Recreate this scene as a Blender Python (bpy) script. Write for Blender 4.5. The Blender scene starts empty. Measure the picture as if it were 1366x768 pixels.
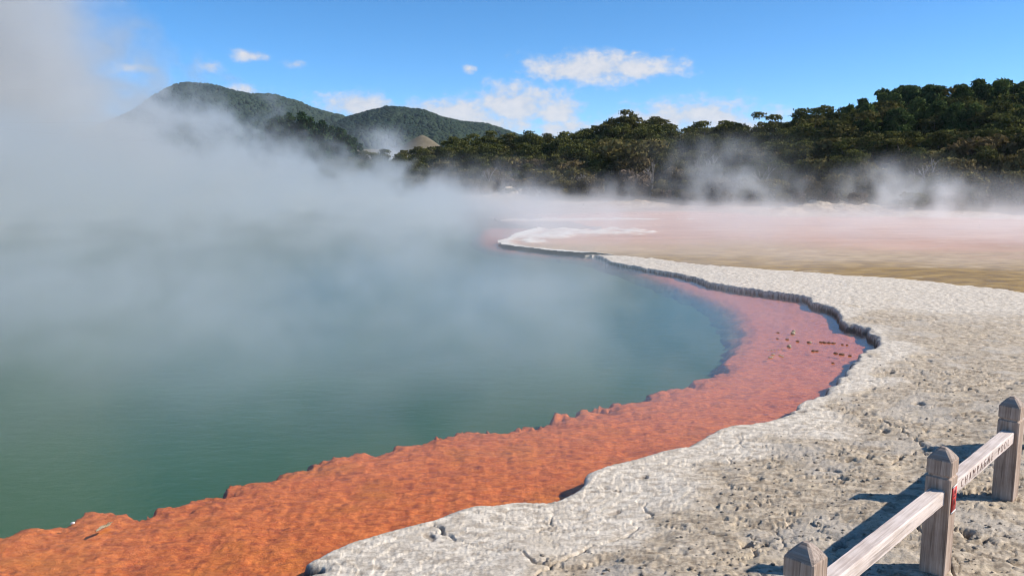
import bpy, math, random
import numpy as np
from mathutils import Vector

# ------------------------------------------------------------------ camera, sky, sun, exposure
scene = bpy.context.scene
C = scene.collection
FPX, HORIZON, IMW, IMH = 1062.0, 240.0, 1366.0, 768.0
CAM_Z = 2.48
PITCH = math.atan((IMH/2-HORIZON)/FPX)
cam_data = bpy.data.cameras.new('camera')
cam = bpy.data.objects.new('camera', cam_data); C.objects.link(cam)
cam.location = (0, 0, CAM_Z)
cam.rotation_euler = (math.pi/2-PITCH, 0, 0)
cam_data.sensor_width = 36.0
cam_data.lens = 36.0*FPX/IMW
cam_data.clip_start = 0.05
cam_data.clip_end = 20000
scene.camera = cam

SUN_DIR = Vector((0.956, -0.082, 0.72)).normalized()     # towards the sun
SKY_STRENGTH = 0.15
world = bpy.data.worlds.new('World'); scene.world = world
world.use_nodes = True
sun_l = bpy.data.lights.new('sun', 'SUN')
sun_l.energy = 4.8
sun_l.angle = math.radians(0.53)
sun_l.color = (1.0, 0.93, 0.82)
sun_o = bpy.data.objects.new('sun', sun_l); C.objects.link(sun_o)
sun_o.location = (40, -3, 30)
sun_o.rotation_euler = SUN_DIR.to_track_quat('Z', 'Y').to_euler()
vs = scene.view_settings
vs.view_transform = 'Standard'; vs.look = 'None'; vs.exposure = 0.52; vs.gamma = 1.0
vs.use_curve_mapping = False
scene.render.engine = 'CYCLES'
cy = scene.cycles
cy.use_denoising = True
try: cy.denoiser = 'OPENIMAGEDENOISE'
except Exception: pass
cy.max_bounces = 8; cy.diffuse_bounces = 2; cy.glossy_bounces = 3
cy.transmission_bounces = 2; cy.transparent_max_bounces = 12; cy.volume_bounces = 2
cy.volume_step_rate = 2.0; cy.volume_max_steps = 256
cy.sample_clamp_indirect = 6.0
cy.use_adaptive_sampling = True
cy.adaptive_threshold = 0.018
cy.pixel_filter_type = 'BLACKMAN_HARRIS'; cy.filter_width = 1.15

def ray(px, py):
    u = (px-IMW/2)/FPX; v = (IMH/2-py)/FPX
    return np.array([u, math.cos(PITCH)+v*math.sin(PITCH), -math.sin(PITCH)+v*math.cos(PITCH)])
def on_z(px, py, z):                     # where the line of sight meets a level surface
    d = ray(px, py); t = (z-CAM_Z)/d[2]
    return np.array([d[0]*t, d[1]*t, z])
def at_y(px, py, y):                     # the point of the line of sight y metres ahead
    d = ray(px, py); t = y/d[1]
    return np.array([d[0]*t, y, CAM_Z+d[2]*t])

# ------------------------------------------------------------------ node helpers
class S:
    """A shader socket with arithmetic."""
    def __init__(s, nt, sock): s.nt = nt; s.k = sock
    def _m(s, op, *o, clamp=False):
        n = s.nt.nodes.new('ShaderNodeMath'); n.operation = op; n.use_clamp = clamp
        for i, v in enumerate((s,)+o):
            if isinstance(v, S): s.nt.links.new(v.k, n.inputs[i])
            else: n.inputs[i].default_value = float(v)
        return S(s.nt, n.outputs[0])
    def __add__(s, o): return s._m('ADD', o)
    __radd__ = __add__
    def __mul__(s, o): return s._m('MULTIPLY', o)
    __rmul__ = __mul__
    def __sub__(s, o): return s._m('SUBTRACT', o)
    def __rsub__(s, o): return (s*-1.0)+o
    def __truediv__(s, o): return s._m('DIVIDE', o)
    def max(s, o): return s._m('MAXIMUM', o)
    def min(s, o): return s._m('MINIMUM', o)
    def pow(s, o): return s._m('POWER', o)
    def sat(s): return s._m('ADD', 0.0, clamp=True)
    def exp(s): return S._c(s.nt, math.e)._m('POWER', s)
    @staticmethod
    def _c(nt, v):
        n = nt.nodes.new('ShaderNodeValue'); n.outputs[0].default_value = v
        return S(nt, n.outputs[0])
    def ramp(s, a, b, c=0.0, d=1.0, smooth=True):
        n = s.nt.nodes.new('ShaderNodeMapRange')
        n.interpolation_type = 'SMOOTHSTEP' if smooth else 'LINEAR'
        s.nt.links.new(s.k, n.inputs[0])
        for i, v in zip((1, 2, 3, 4), (a, b, c, d)):
            if isinstance(v, S): s.nt.links.new(v.k, n.inputs[i])
            else: n.inputs[i].default_value = v
        return S(s.nt, n.outputs[0])
def put(nt, inp, v):
    if isinstance(v, S): nt.links.new(v.k, inp)
    elif hasattr(v, 'is_output'): nt.links.new(v, inp)
    elif isinstance(v, (tuple, list)) and len(v) == 3 and len(inp.default_value) == 4: inp.default_value = (*v, 1)
    else: inp.default_value = v
def noise(nt, vec, scale, detail=3, rough=0.55, dist=0.0):
    n = nt.nodes.new('ShaderNodeTexNoise'); n.inputs['Scale'].default_value = scale
    n.inputs['Detail'].default_value = detail; n.inputs['Roughness'].default_value = rough
    n.inputs['Distortion'].default_value = dist
    if vec is not None: nt.links.new(vec, n.inputs['Vector'])
    return S(nt, n.outputs['Fac'])
def mapping(nt, vec, scale=(1, 1, 1), rot=(0, 0, 0), loc=(0, 0, 0)):
    n = nt.nodes.new('ShaderNodeMapping'); n.inputs['Scale'].default_value = scale
    n.inputs['Rotation'].default_value = rot; n.inputs['Location'].default_value = loc
    nt.links.new(vec, n.inputs['Vector']); return n.outputs[0]
def mixc(nt, fac, a, b):
    n = nt.nodes.new('ShaderNodeMix'); n.data_type = 'RGBA'
    put(nt, n.inputs[0], fac); put(nt, n.inputs[6], a); put(nt, n.inputs[7], b)
    return n.outputs[2]
def bump(nt, height, strength, dist, normal=None):
    n = nt.nodes.new('ShaderNodeBump'); n.inputs['Strength'].default_value = strength
    n.inputs['Distance'].default_value = dist; put(nt, n.inputs['Height'], height)
    if normal is not None: nt.links.new(normal, n.inputs['Normal'])
    return n.outputs[0]
def attr(nt, name):
    n = nt.nodes.new('ShaderNodeAttribute'); n.attribute_name = name
    return S(nt, n.outputs['Fac'])
def new_mat(name):
    m = bpy.data.materials.new(name); m.use_nodes = True
    nt = m.node_tree; nt.nodes.clear()
    out = nt.nodes.new('ShaderNodeOutputMaterial')
    tc = nt.nodes.new('ShaderNodeTexCoord')
    return m, nt, out, tc
def principled(nt, out, color, rough=0.85, normal=None, spec=0.3):
    b = nt.nodes.new('ShaderNodeBsdfPrincipled')
    put(nt, b.inputs['Base Color'], color); put(nt, b.inputs['Roughness'], rough)
    b.inputs['Specular IOR Level'].default_value = spec
    if normal is not None: nt.links.new(normal, b.inputs['Normal'])
    nt.links.new(b.outputs[0], out.inputs['Surface']); return b

# ------------------------------------------------------------------ the sky: Nishita with a few fair-weather clouds
nt = world.node_tree; nt.nodes.clear()
w_out = nt.nodes.new('ShaderNodeOutputWorld'); bg = nt.nodes.new('ShaderNodeBackground')
sky = nt.nodes.new('ShaderNodeTexSky'); sky.sky_type = 'NISHITA'; sky.sun_disc = False
sky.sun_elevation = math.asin(SUN_DIR.z)
sky.sun_rotation = math.atan2(SUN_DIR.x, SUN_DIR.y)
sky.altitude = 3000; sky.air_density = 0.7; sky.dust_density = 0.0; sky.ozone_density = 2.8
tc = nt.nodes.new('ShaderNodeTexCoord')
sep = nt.nodes.new('ShaderNodeSeparateXYZ'); nt.links.new(tc.outputs['Generated'], sep.inputs[0])
dx, dy, dz = (S(nt, sep.outputs[i]) for i in range(3))
az = dx._m('ARCTAN2', dy)
el = dz._m('ARCSINE')
comb = nt.nodes.new('ShaderNodeCombineXYZ')
nt.links.new(az.k, comb.inputs[0]); nt.links.new(el.k, comb.inputs[1])
ae = comb.outputs[0]
n_big = noise(nt, mapping(nt, ae, (1, 1.6, 1)), 26, 6, 0.6)
n_fine = noise(nt, mapping(nt, ae, (1, 1.4, 1), loc=(7, 3, 0)), 75, 4, 0.6)
CLOUDS = [(797, 90, 100, 21, 1.0), (760, 97, 62, 12, .9), (850, 95, 45, 12, .9), (690, 141, 74, 32, 1.0), (745, 150, 60, 26, .75),
          (600, 152, 95, 22, .95), (478, 141, 56, 18, .95), (640, 165, 120, 28, .8), (930, 153, 84, 22, 1.05), (890, 160, 90, 18, .9),
          (760, 172, 90, 18, .7), (335, 75, 32, 9, .55), (278, 89, 20, 12, .6), (393, 86, 28, 9, .5), (172, 90, 42, 14, .42), (625, 93, 14, 9, .45),
          (310, 125, 80, 16, .3), (845, 72, 20, 7, .25), (1010, 170, 60, 14, .8), (520, 165, 90, 16, .7)]
field = None
for px, py, hw, hh, dens in CLOUDS:
    d = ray(px, py); d = d/np.linalg.norm(d)
    a0, e0 = math.atan2(d[0], d[1]), math.asin(d[2])
    sx, sy = FPX/hw, FPX/hh
    mp = mapping(nt, ae, (sx, sy, 1), loc=(-a0*sx, -e0*sy, 0))
    ln = nt.nodes.new('ShaderNodeVectorMath'); ln.operation = 'LENGTH'
    nt.links.new(mp, ln.inputs[0])
    v = (1.0-S(nt, ln.outputs['Value']))*0.55+(dens-0.75)*0.45
    field = v if field is None else field.max(v)
# the same kind of low scattered cloud all round the horizon, beyond the view too
ring = (n_big-0.52)*1.6 - (el-0.13)._m('ABSOLUTE')*3.0 - (0.75-az._m('ABSOLUTE')).max(0.0)*4.0
field = field.max(ring)
dens = (field + (n_big-0.5)*1.25 + (n_fine-0.5)*0.55).ramp(-0.05, 0.50)
dens = dens*0.93
lit = (n_big*0.7+n_fine*0.5+field*0.25).ramp(0.40, 0.90)
cl = mixc(nt, lit, tuple(v/SKY_STRENGTH for v in (0.36, 0.41, 0.50)), tuple(v/SKY_STRENGTH for v in (0.60, 0.58, 0.585)))
hs = nt.nodes.new('ShaderNodeHueSaturation'); hs.inputs['Saturation'].default_value = 1.24; hs.inputs['Hue'].default_value = 0.494
nt.links.new(sky.outputs[0], hs.inputs['Color'])
col = mixc(nt, dens, hs.outputs[0], cl)
nt.links.new(col, bg.inputs['Color']); bg.inputs['Strength'].default_value = SKY_STRENGTH
nt.links.new(bg.outputs[0], w_out.inputs['Surface'])

# ------------------------------------------------------------------ numpy noise
rng = np.random.default_rng(7)
random.seed(7)
_perm = rng.permutation(4096)
def _hash(ix, iy, seed):
    return _perm[(_perm[(_perm[ix & 4095]+iy+seed*131) & 4095]+seed*17) & 4095]
def perlin(x, y, seed=0):
    ix = np.floor(x).astype(np.int64); iy = np.floor(y).astype(np.int64)
    fx = x-ix; fy = y-iy
    u = fx*fx*fx*(fx*(fx*6-15)+10); v = fy*fy*fy*(fy*(fy*6-15)+10)
    def g(i, j, a, b):
        h = _hash(i, j, seed)*(2*math.pi/4096)
        return np.cos(h)*a+np.sin(h)*b
    n00 = g(ix, iy, fx, fy); n10 = g(ix+1, iy, fx-1, fy)
    n01 = g(ix, iy+1, fx, fy-1); n11 = g(ix+1, iy+1, fx-1, fy-1)
    return 1.4*((n00*(1-u)+n10*u)*(1-v)+(n01*(1-u)+n11*u)*v)
def fbm(x, y, octaves=4, seed=0, gain=0.5, lac=2.03):
    a, s, t = 1.0, 0, 0
    for k in range(octaves):
        s = s+a*perlin(x, y, seed+k); t += a
        a *= gain; x = x*lac+3.7; y = y*lac-1.3
    return s/t
def billow(x, y, octaves=3, seed=0):
    a, s, t = 1.0, 0, 0
    for k in range(octaves):
        s = s+a*np.abs(perlin(x, y, seed+k)); t += a
        a *= 0.5; x = x*2.1+1.7; y = y*2.1-4.3
    return s/t
def worley(x, y, seed=0):
    """distance to the nearest random point and that point's random number"""
    ix = np.floor(x).astype(np.int64); iy = np.floor(y).astype(np.int64)
    best = np.full(x.shape, 9.0); rid = np.zeros(x.shape)
    for i in (-1, 0, 1):
        for j in (-1, 0, 1):
            h1 = _hash(ix+i, iy+j, seed)/4096.0; h2 = _hash(ix+i, iy+j, seed+5)/4096.0
            h3 = _hash(ix+i, iy+j, seed+9)/4096.0
            d = np.hypot(ix+i+h1-x, iy+j+h2-y)
            m = d < best
            best = np.where(m, d, best); rid = np.where(m, h3, rid)
    return best, rid
def cells_edge(x, y, seed=0):
    """how far the second nearest random point lies behind the nearest: thin along the joints between plates"""
    ix = np.floor(x).astype(np.int64); iy = np.floor(y).astype(np.int64)
    f1 = np.full(x.shape, 9.0); f2 = np.full(x.shape, 9.0)
    for i in (-1, 0, 1):
        for j in (-1, 0, 1):
            h1 = _hash(ix+i, iy+j, seed)/4096.0; h2 = _hash(ix+i, iy+j, seed+5)/4096.0
            d = np.hypot(ix+i+h1-x, iy+j+h2-y)
            f2 = np.where(d < f1, f1, np.minimum(f2, d)); f1 = np.minimum(f1, d)
    return f2-f1
def sstep(a, b, x):
    t = np.clip((x-a)/(b-a), 0, 1); return t*t*(3-2*t)
def seg_dist(x, y, pts, closed=True):
    best = np.full(x.shape, 1e9)
    n = len(pts)
    for i in range(n if closed else n-1):
        a = pts[i]; b = pts[(i+1) % n]
        ex, ey = b[0]-a[0], b[1]-a[1]; L = ex*ex+ey*ey+1e-12
        t = np.clip(((x-a[0])*ex+(y-a[1])*ey)/L, 0, 1)
        best = np.minimum(best, (x-a[0]-t*ex)**2+(y-a[1]-t*ey)**2)
    return np.sqrt(best)
def inside(x, y, pts):
    r = np.zeros(x.shape, bool); n = len(pts)
    for i in range(n):
        a = pts[i]; b = pts[(i+1) % n]
        if a[1] == b[1]: continue
        c = ((a[1] > y) != (b[1] > y)) & (x < (b[0]-a[0])*(y-a[1])/(b[1]-a[1])+a[0])
        r ^= c
    return r
def smooth_line(pts, sub=3):
    out = []
    for i in range(len(pts)-1):
        p0 = pts[max(i-1, 0)]; p1 = pts[i]; p2 = pts[i+1]; p3 = pts[min(i+2, len(pts)-1)]
        for k in range(sub):
            t = k/sub
            out.append(0.5*((2*p1)+(p2-p0)*t+(2*p0-5*p1+4*p2-p3)*t*t+(3*p1-p0-3*p2+p3)*t**3))
    out.append(pts[-1]); return out

# ------------------------------------------------------------------ mesh helpers
def np_mesh(name, verts, faces):
    """verts (n,3), faces (m,k) with one k"""
    me = bpy.data.meshes.new(name)
    verts = np.asarray(verts, np.float32); faces = np.asarray(faces, np.int32)
    m, k = faces.shape
    me.vertices.add(len(verts)); me.vertices.foreach_set('co', verts.ravel())
    me.loops.add(m*k); me.loops.foreach_set('vertex_index', faces.ravel())
    me.polygons.add(m); me.polygons.foreach_set('loop_start', np.arange(0, m*k, k, dtype=np.int32))
    me.update(calc_edges=True); me.validate(); return me
def set_attr(me, name, vals):
    a = me.attributes.new(name, 'FLOAT', 'POINT'); a.data.foreach_set('value', np.asarray(vals, np.float32).ravel())
def smooth(me, on=True):
    me.polygons.foreach_set('use_smooth', np.full(len(me.polygons), on, bool)); me.update()
def link(name, me, mat=None, parent=None):
    if mat is not None and not me.materials: me.materials.append(mat)
    o = bpy.data.objects.new(name, me); C.objects.link(o)
    if parent is not None: o.parent = parent
    return o
def structure(o): o['kind'] = 'structure'; return o
def stuff(o, label=None, cat=None):
    o['kind'] = 'stuff'
    if label: o['label'] = label
    if cat: o['category'] = cat
    return o
def tag(o, label, cat, group=None):
    o['label'] = label; o['category'] = cat
    if group: o['group'] = group
    return o
def empty(name, loc, rz=0.0, sc=1.0):
    o = bpy.data.objects.new(name, None); C.objects.link(o)
    o.empty_display_size = 0.2
    o.location = loc; o.rotation_euler = (0, 0, rz)
    o.scale = (sc, sc, sc) if not isinstance(sc, (tuple, list)) else sc
    return o
def polar_grid(rs, azs):
    R, A = np.meshgrid(rs, azs, indexing='ij')
    return R*np.sin(A), R*np.cos(A)
def grid_faces(nr, na, mask=None):
    i = np.arange(nr*na).reshape(nr, na)
    q = np.stack([i[:-1, :-1], i[:-1, 1:], i[1:, 1:], i[1:, :-1]], -1)
    if mask is not None:
        keep = mask[:-1, :-1] & mask[1:, :-1] & mask[:-1, 1:] & mask[1:, 1:]
        q = q[keep]
    return q.reshape(-1, 4)
def compact(verts, faces, *attrs):
    used = np.zeros(len(verts), bool); used[faces.ravel()] = True
    idx = np.cumsum(used)-1
    return (verts[used], idx[faces])+tuple(a[used] for a in attrs)
def box_mesh(name, x0, x1, y0, y1, z0, z1):
    v = [(x, y, z) for z in (z0, z1) for x, y in ((x0, y0), (x1, y0), (x1, y1), (x0, y1))]
    return np_mesh(name, v, [(3, 2, 1, 0), (4, 5, 6, 7), (0, 1, 5, 4), (1, 2, 6, 5), (2, 3, 7, 6), (3, 0, 4, 7)])

# ------------------------------------------------------------------ plan of the place
LIP = 0.11
SHORE_PX = [(385, 768), (405, 750), (430, 735), (480, 715), (520, 702), (560, 692), (600, 681), (640, 672), (690, 667), (725, 665), (745, 660), (762, 652),
            (776, 641), (784, 628), (800, 620), (830, 612), (880, 598), (935, 585), (948, 574), (985, 566), (1020, 559), (1058, 546), (1072, 532), (1098, 519), (1122, 505),
            (1130, 492), (1146, 476), (1168, 461), (1166, 449), (1150, 437), (1122, 428), (1117, 416), (1100, 408), (1078, 401), (1068, 394), (1020, 387),
            (975, 381), (940, 374), (925, 368), (885, 360), (850, 354), (815, 347), (790, 338), (740, 334), (700, 330), (665, 325)]
shore = [on_z(x, y, LIP)[:2] for x, y in SHORE_PX]
tip = shore[-1]
SPIT_PX = [(662, 322), (676, 318), (684, 312), (700, 307), (716, 303)]
spit = [on_z(x, y, 0.06)[:2] for x, y in SPIT_PX]
near = [np.array(p) for p in ((-60, -6), (-30, -3.5), (-16, -1.5), (-9, 0.6), (-5.6, 2.4), (-3.6, 3.7))]
shore_line = smooth_line(near+shore, 4)+spit
FAR_SHORE = [np.array(p) for p in ((60, 26), (45, 36), (33.5, 49.5), (28, 54), (21, 61), (14, 69), (9.5, 80), (3, 82), (-2, 88), (-8, 93), (-20, 101), (-45, 106), (-90, 104))]
PINK_EDGE = [np.array(p) for p in ((-0.8, 49), (-2.6, 58), (-3.6, 68), (-4.5, 78))]
pool_poly = shore_line+PINK_EDGE+FAR_SHORE[8:]+[np.array((-90, -6))]
PAL_PX = [(786, 337), (820, 340), (870, 346), (940, 353), (1000, 358), (1060, 362), (1130, 367), (1200, 372), (1280, 380), (1366, 390)]
pal_near = [on_z(x, y, 0.09)[:2] for x, y in PAL_PX]
pal_near += [np.array(p) for p in ((14, 17.0), (20, 18), (40, 19))]
palette_poly = smooth_line(pal_near, 3)+FAR_SHORE[:9]+PINK_EDGE[::-1]+[s for s in spit[::-1]]+shore[::-1][:5]
DEEP_PX = [(-120, 770), (-60, 735), (0, 713), (25, 699), (45, 697), (70, 703), (96, 699), (120, 683), (150, 683), (190, 685), (225, 675), (262, 673), (285, 659), (312, 651), (345, 641),
           (366, 623), (400, 620), (440, 611), (470, 606), (500, 600), (560, 590), (600, 580), (650, 573), (700, 568), (740, 556), (790, 545), (850, 530), (905, 515),
           (955, 497), (978, 476), (992, 450), (988, 425), (965, 405), (930, 391), (890, 376), (855, 364), (825, 354), (795, 346), (760, 342), (700, 337), (655, 330), (640, 318), (650, 305)]
deep = smooth_line([on_z(x, y, -0.05)[:2] for x, y in DEEP_PX], 3)
deep_poly = deep+[np.array((3, 70)), np.array((-5, 88)), np.array((-90, 98)), np.array((-90, 1.0)), np.array((-20, 3.2)), np.array((-8.5, 4.4))]
# the fence stands on the terrace
GROUND_FENCE = 0.28
FB1 = on_z(1076, 722, GROUND_FENCE+0.72); FB2 = on_z(1247, 757, GROUND_FENCE); FB3 = on_z(1340, 661, GROUND_FENCE)
FB4 = FB3+(FB3-FB2)*1.08
fdir = (FB3-FB1)[:2]; fdir = fdir/np.linalg.norm(fdir)

def terrace(x, y):
    """height of the sinter terrace and the colour zones of its crust"""
    ds = seg_dist(x, y, shore_line, closed=False)
    sd = np.where(inside(x, y, pool_poly), -ds, ds)
    dist = np.hypot(x, y)
    wob = perlin(x*1.1, y*1.1, 3)*0.07+(np.abs(perlin(x*2.6, y*2.6, 4))-0.3)*0.11+perlin(x*7, y*7, 5)*0.016
    sd = sd+wob*np.clip(dist/9, 0.35, 1.3)*sstep(34, 20, dist)
    dp = seg_dist(x, y, pal_near, closed=False)
    pin = inside(x, y, palette_poly)
    dp = np.where(pin, -dp, dp)+perlin(x*0.8, y*0.8, 8)*0.25+perlin(x*3, y*3, 9)*0.1
    # fence side
    fx, fy = x-FB2[0], y-FB2[1]
    off = fx*fdir[1]-fy*fdir[0]                    # metres to the walkers' side of the fence
    nearw = 0.25+0.75*sstep(17, 8, dist)                       # relief is stronger on the near crust
    base = 0.035+(LIP-0.035)*sstep(30, 15, dist)+0.17*sstep(0.15, 2.6, sd)*sstep(14, 6, dist)
    base = base+0.035*sstep(0, 0.05, sd)*sstep(0.35, 0.1, sd)*0
    rough = sstep(0.12, 0.65, sd-0.85*sstep(1.9, 0.3, x)*sstep(7.6, 6.0, dist)+0.9*fbm(x*0.8, y*0.8, 4, 12))
    low = fbm(x*0.55, y*0.55, 3, 20)*0.05
    mid = fbm(x*2.6, y*2.6, 5, 24, gain=0.55)*0.018
    # flaky crust broken into low scarps
    ca, sa = 0.985, -0.17
    sx, sy = (x*ca+y*sa), (-x*sa+y*ca)
    fl = fbm(sx*0.8, sy*2.3, 6, 30, gain=0.6)*3.6
    st = np.floor(fl)+sstep(0.62, 0.98, fl-np.floor(fl))
    flakes = (st-fl*0.80)*0.020
    gap = sstep(0.10, 0.0, np.abs(fl-np.floor(fl)-0.80))*sstep(0.0, 0.3, fbm(sx*0.9, sy*1.4, 3, 36))
    # pits and pock marks
    wx = x+0.05*perlin(x*7, y*7, 40); wy = y+0.05*perlin(x*7, y*7, 41)
    w1, r1 = worley(wx*9, wy*9, 42); w2, r2 = worley(wx*24, wy*24, 47); w3, r3 = worley(wx*3.1, wy*3.1, 55)
    patch = sstep(-0.05, 0.40, fbm(x*0.9, y*0.9, 4, 51))*1.3
    pits = -0.026*sstep(0.36, 0.14, w1)*(r1 > 0.84)*(0.05+patch)-0.009*sstep(0.42, 0.12, w2)*(r2 > 0.66)*(0.05+patch)
    pits = pits-0.07*sstep(0.20, 0.06, w3*(1+0.5*perlin(x*9, y*9, 56)))*(r3 > 0.86)
    pits = pits-0.022*gap
    lumps = 0.006*(fbm(x*11, y*11, 4, 60, gain=0.6))+0.004*perlin(x*37, y*37, 64)
    # cracks that run inland from the lip
    jx = x+0.22*fbm(x*2.2, y*2.2, 3, 70); jy = y+0.22*fbm(x*2.2, y*2.2, 3, 73)
    ce = cells_edge(jx*0.75, jy*0.75, 71)
    crack = -0.030*sstep(0.020, 0.004, ce)*sstep(0.03, 0.15, sd)*sstep(-0.15, 0.2, perlin(x*.7, y*.7, 78))
    ce2 = cells_edge(jx*2.4, jy*3.1, 75)
    crack = crack-0.016*sstep(0.045, 0.01, ce2)*sstep(0.15, 0.5, sd)*sstep(0.05, 0.3, perlin(x*.8, y*.8, 77))
    # thin layers of deposit run along the lip like contour lines
    lam = sd*9.0+2.2*fbm(x*1.6, y*1.6, 4, 84)
    layers = 0.007*(lam-np.floor(lam))*sstep(1.6, 0.3, sd)*sstep(0.02, 0.1, sd)
    sand = sstep(0.25, 1.0, off+0.25*perlin(x*2, y*2, 80))*sstep(9, 5.5, dist)
    crust = (flakes*1.1+pits*1.15+lumps)*rough
    smoothlip = (lumps*0.9+pits*0.3)*(1-rough)+layers
    fine_far = (perlin(x*5, y*5, 90)*0.012+perlin(x*13, y*13, 91)*0.014)*(1-nearw)*sstep(40, 24, dist)
    z = base+low*nearw*sstep(0, .8, sd)+mid*(0.35+0.65*rough)*nearw+(crust*nearw*(1-0.7*sand)+smoothlip*nearw)+crack*nearw+fine_far
    z = z+0.03*sstep(0.0, 1.0, off)*sstep(9, 5, dist)*perlin(x*3.3, y*3.3, 95)
    # edge of the terrace: a rounded lip, then an undercut-looking drop
    edge = sstep(-0.05, 0.02, sd)
    z = z-0.022*(1-sstep(0.0, 0.07, sd))*edge
    z = z*edge+(-0.35)*(1-edge)
    # towards the flats behind it sinks to their level
    flat = sstep(0.0, 0.8, dp)
    z = np.where(sd > 0, 0.075*(1-flat)+z*flat, z)
    z = np.where((dp < 0), 0.075+0.06*np.clip(dp, -6, 0)+0.012*perlin(x*6, y*6, 97), z)
    z = np.where(dp < 0, np.where(sd < 0.0, np.minimum(z, -0.3+0.33*edge), z), z)
    z = z-0.08*sstep(25.6, 27.0, dist)*(sd > 0)
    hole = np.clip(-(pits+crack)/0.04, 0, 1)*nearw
    return z, sd, dp, off, rough, sand, hole, patch

# ------------------------------------------------------------------ ground materials
def mat_sinter():
    m, nt, out, tc = new_mat('white_sinter_crust')
    P = tc.outputs['Object']
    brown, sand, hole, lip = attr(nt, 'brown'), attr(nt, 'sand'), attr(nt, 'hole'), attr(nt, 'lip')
    n1 = noise(nt, P, 1.6, 5, 0.6); n2 = noise(nt, mapping(nt, P, (1, 1.5, 1), (0, 0, 0.6)), 10, 6, 0.7); n3 = noise(nt, P, 60, 5, 0.75); n4 = noise(nt, P, 3.4, 5, 0.65)
    white = mixc(nt, n2.ramp(0.36, 0.62), (0.41, 0.345, 0.275), (0.71, 0.63, 0.53))
    white = mixc(nt, n4.ramp(0.50, 0.66)*0.7, white, mixc(nt, n3.ramp(0.35, 0.65), (0.42, 0.36, 0.30), (0.62, 0.55, 0.46)))
    crust = mixc(nt, n2.ramp(0.34, 0.64), (0.25, 0.195, 0.138), (0.55, 0.455, 0.345))
    crust = mixc(nt, n1.ramp(0.50, 0.62), crust, mixc(nt, n3.ramp(0.3, 0.7), (0.33, 0.28, 0.225), (0.57, 0.50, 0.42)))
    crust = mixc(nt, n4.ramp(0.54, 0.70)*0.65, crust, mixc(nt, n3.ramp(0.35, 0.65), (0.47, 0.375, 0.255), (0.68, 0.565, 0.42)))
    c = mixc(nt, (brown*0.85+(n4-0.5)*1.7+(n1-0.5)*0.9+(n2-0.5)*0.6).ramp(0.05, 0.72), white, crust)
    snd = mixc(nt, n3.ramp(0.3, 0.7), (0.44, 0.34, 0.22), (0.60, 0.48, 0.33))
    c = mixc(nt, sand*0.9, c, snd)
    stk = noise(nt, mapping(nt, P, (0.45, 2.2, 1), (0, 0, 0.17)), 11, 6, 0.72)
    c = mixc(nt, (stk.ramp(0.56, 0.70)*0.75*(brown*0.75+0.25)), c, (0.15, 0.12, 0.095))
    c = mixc(nt, n3.ramp(0.55, 0.68)*0.65, c, (0.19, 0.155, 0.125))
    c = mixc(nt, (hole*1.0).ramp(0.25, 0.9)*0.55, c, (0.13, 0.095, 0.07))  # pits and crevices darkened in the colour, in place of their shadows
    c = mixc(nt, (lip*1.0).ramp(0.1, 0.9), c, (0.055, 0.042, 0.036))  # brown rim face, with the shade under the overhang painted in
    h = n2*0.35+n3*0.65+noise(nt, P, 190, 3, 0.7)*0.3
    nb = bump(nt, h, 0.8, 0.012)
    principled(nt, out, c, 0.92, nb, 0.2); return m
def mat_orange():
    m, nt, out, tc = new_mat('orange_mineral_shelf')
    P = tc.outputs['Object']
    depth = attr(nt, 'depth'); lump = attr(nt, 'lump'); far = attr(nt, 'far')
    n1 = noise(nt, P, 1.3, 4, 0.6); n2 = noise(nt, mapping(nt, P, (1, 1.7, 1), (0, 0, 0.5)), 13, 6, 0.70); n3 = noise(nt, mapping(nt, P, (1, 1.6, 1)), 42, 4, 0.75)
    a = mixc(nt, n2.ramp(0.36, 0.66), (0.56, 0.125, 0.034), (0.82, 0.225, 0.060))
    a = mixc(nt, n1.ramp(0.50, 0.68)*0.55, a, mixc(nt, n3.ramp(0.35, 0.65), (0.48, 0.13, 0.02), (0.74, 0.25, 0.05)))
    b = mixc(nt, n2.ramp(0.36, 0.66), (0.58, 0.130, 0.038), (0.80, 0.225, 0.070))
    nl = noise(nt, mapping(nt, P, (1, 1.5, 1), loc=(5, 2, 0)), 0.8, 5, 0.6)
    a = mixc(nt, nl.ramp(0.54, 0.68)*0.35, a, mixc(nt, n3.ramp(0.35, 0.65), (0.30, 0.055, 0.022), (0.52, 0.10, 0.035)))
    c = mixc(nt, far, a, b)
    c = mixc(nt, n3.ramp(0.58, 0.76)*0.35, c, (0.28, 0.055, 0.028))
    c = mixc(nt, lump*0.55, c, (0.20, 0.04, 0.022))
    c = mixc(nt, depth.ramp(0.0, 1.0), c, (0.054, 0.116, 0.063))
    principled(nt, out, c, 0.9, bump(nt, n2*0.5+n3*0.5, 0.9, 0.03), 0.1); return m
def mat_bed():
    m, nt, out, tc = new_mat('murky_green_depth')
    n = noise(nt, tc.outputs['Object'], 0.25, 3, 0.5)
    c = mixc(nt, n.ramp(0.35, 0.65), (0.046, 0.108, 0.058), (0.062, 0.125, 0.068))
    principled(nt, out, c, 1.0, None, 0.0); return m
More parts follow.
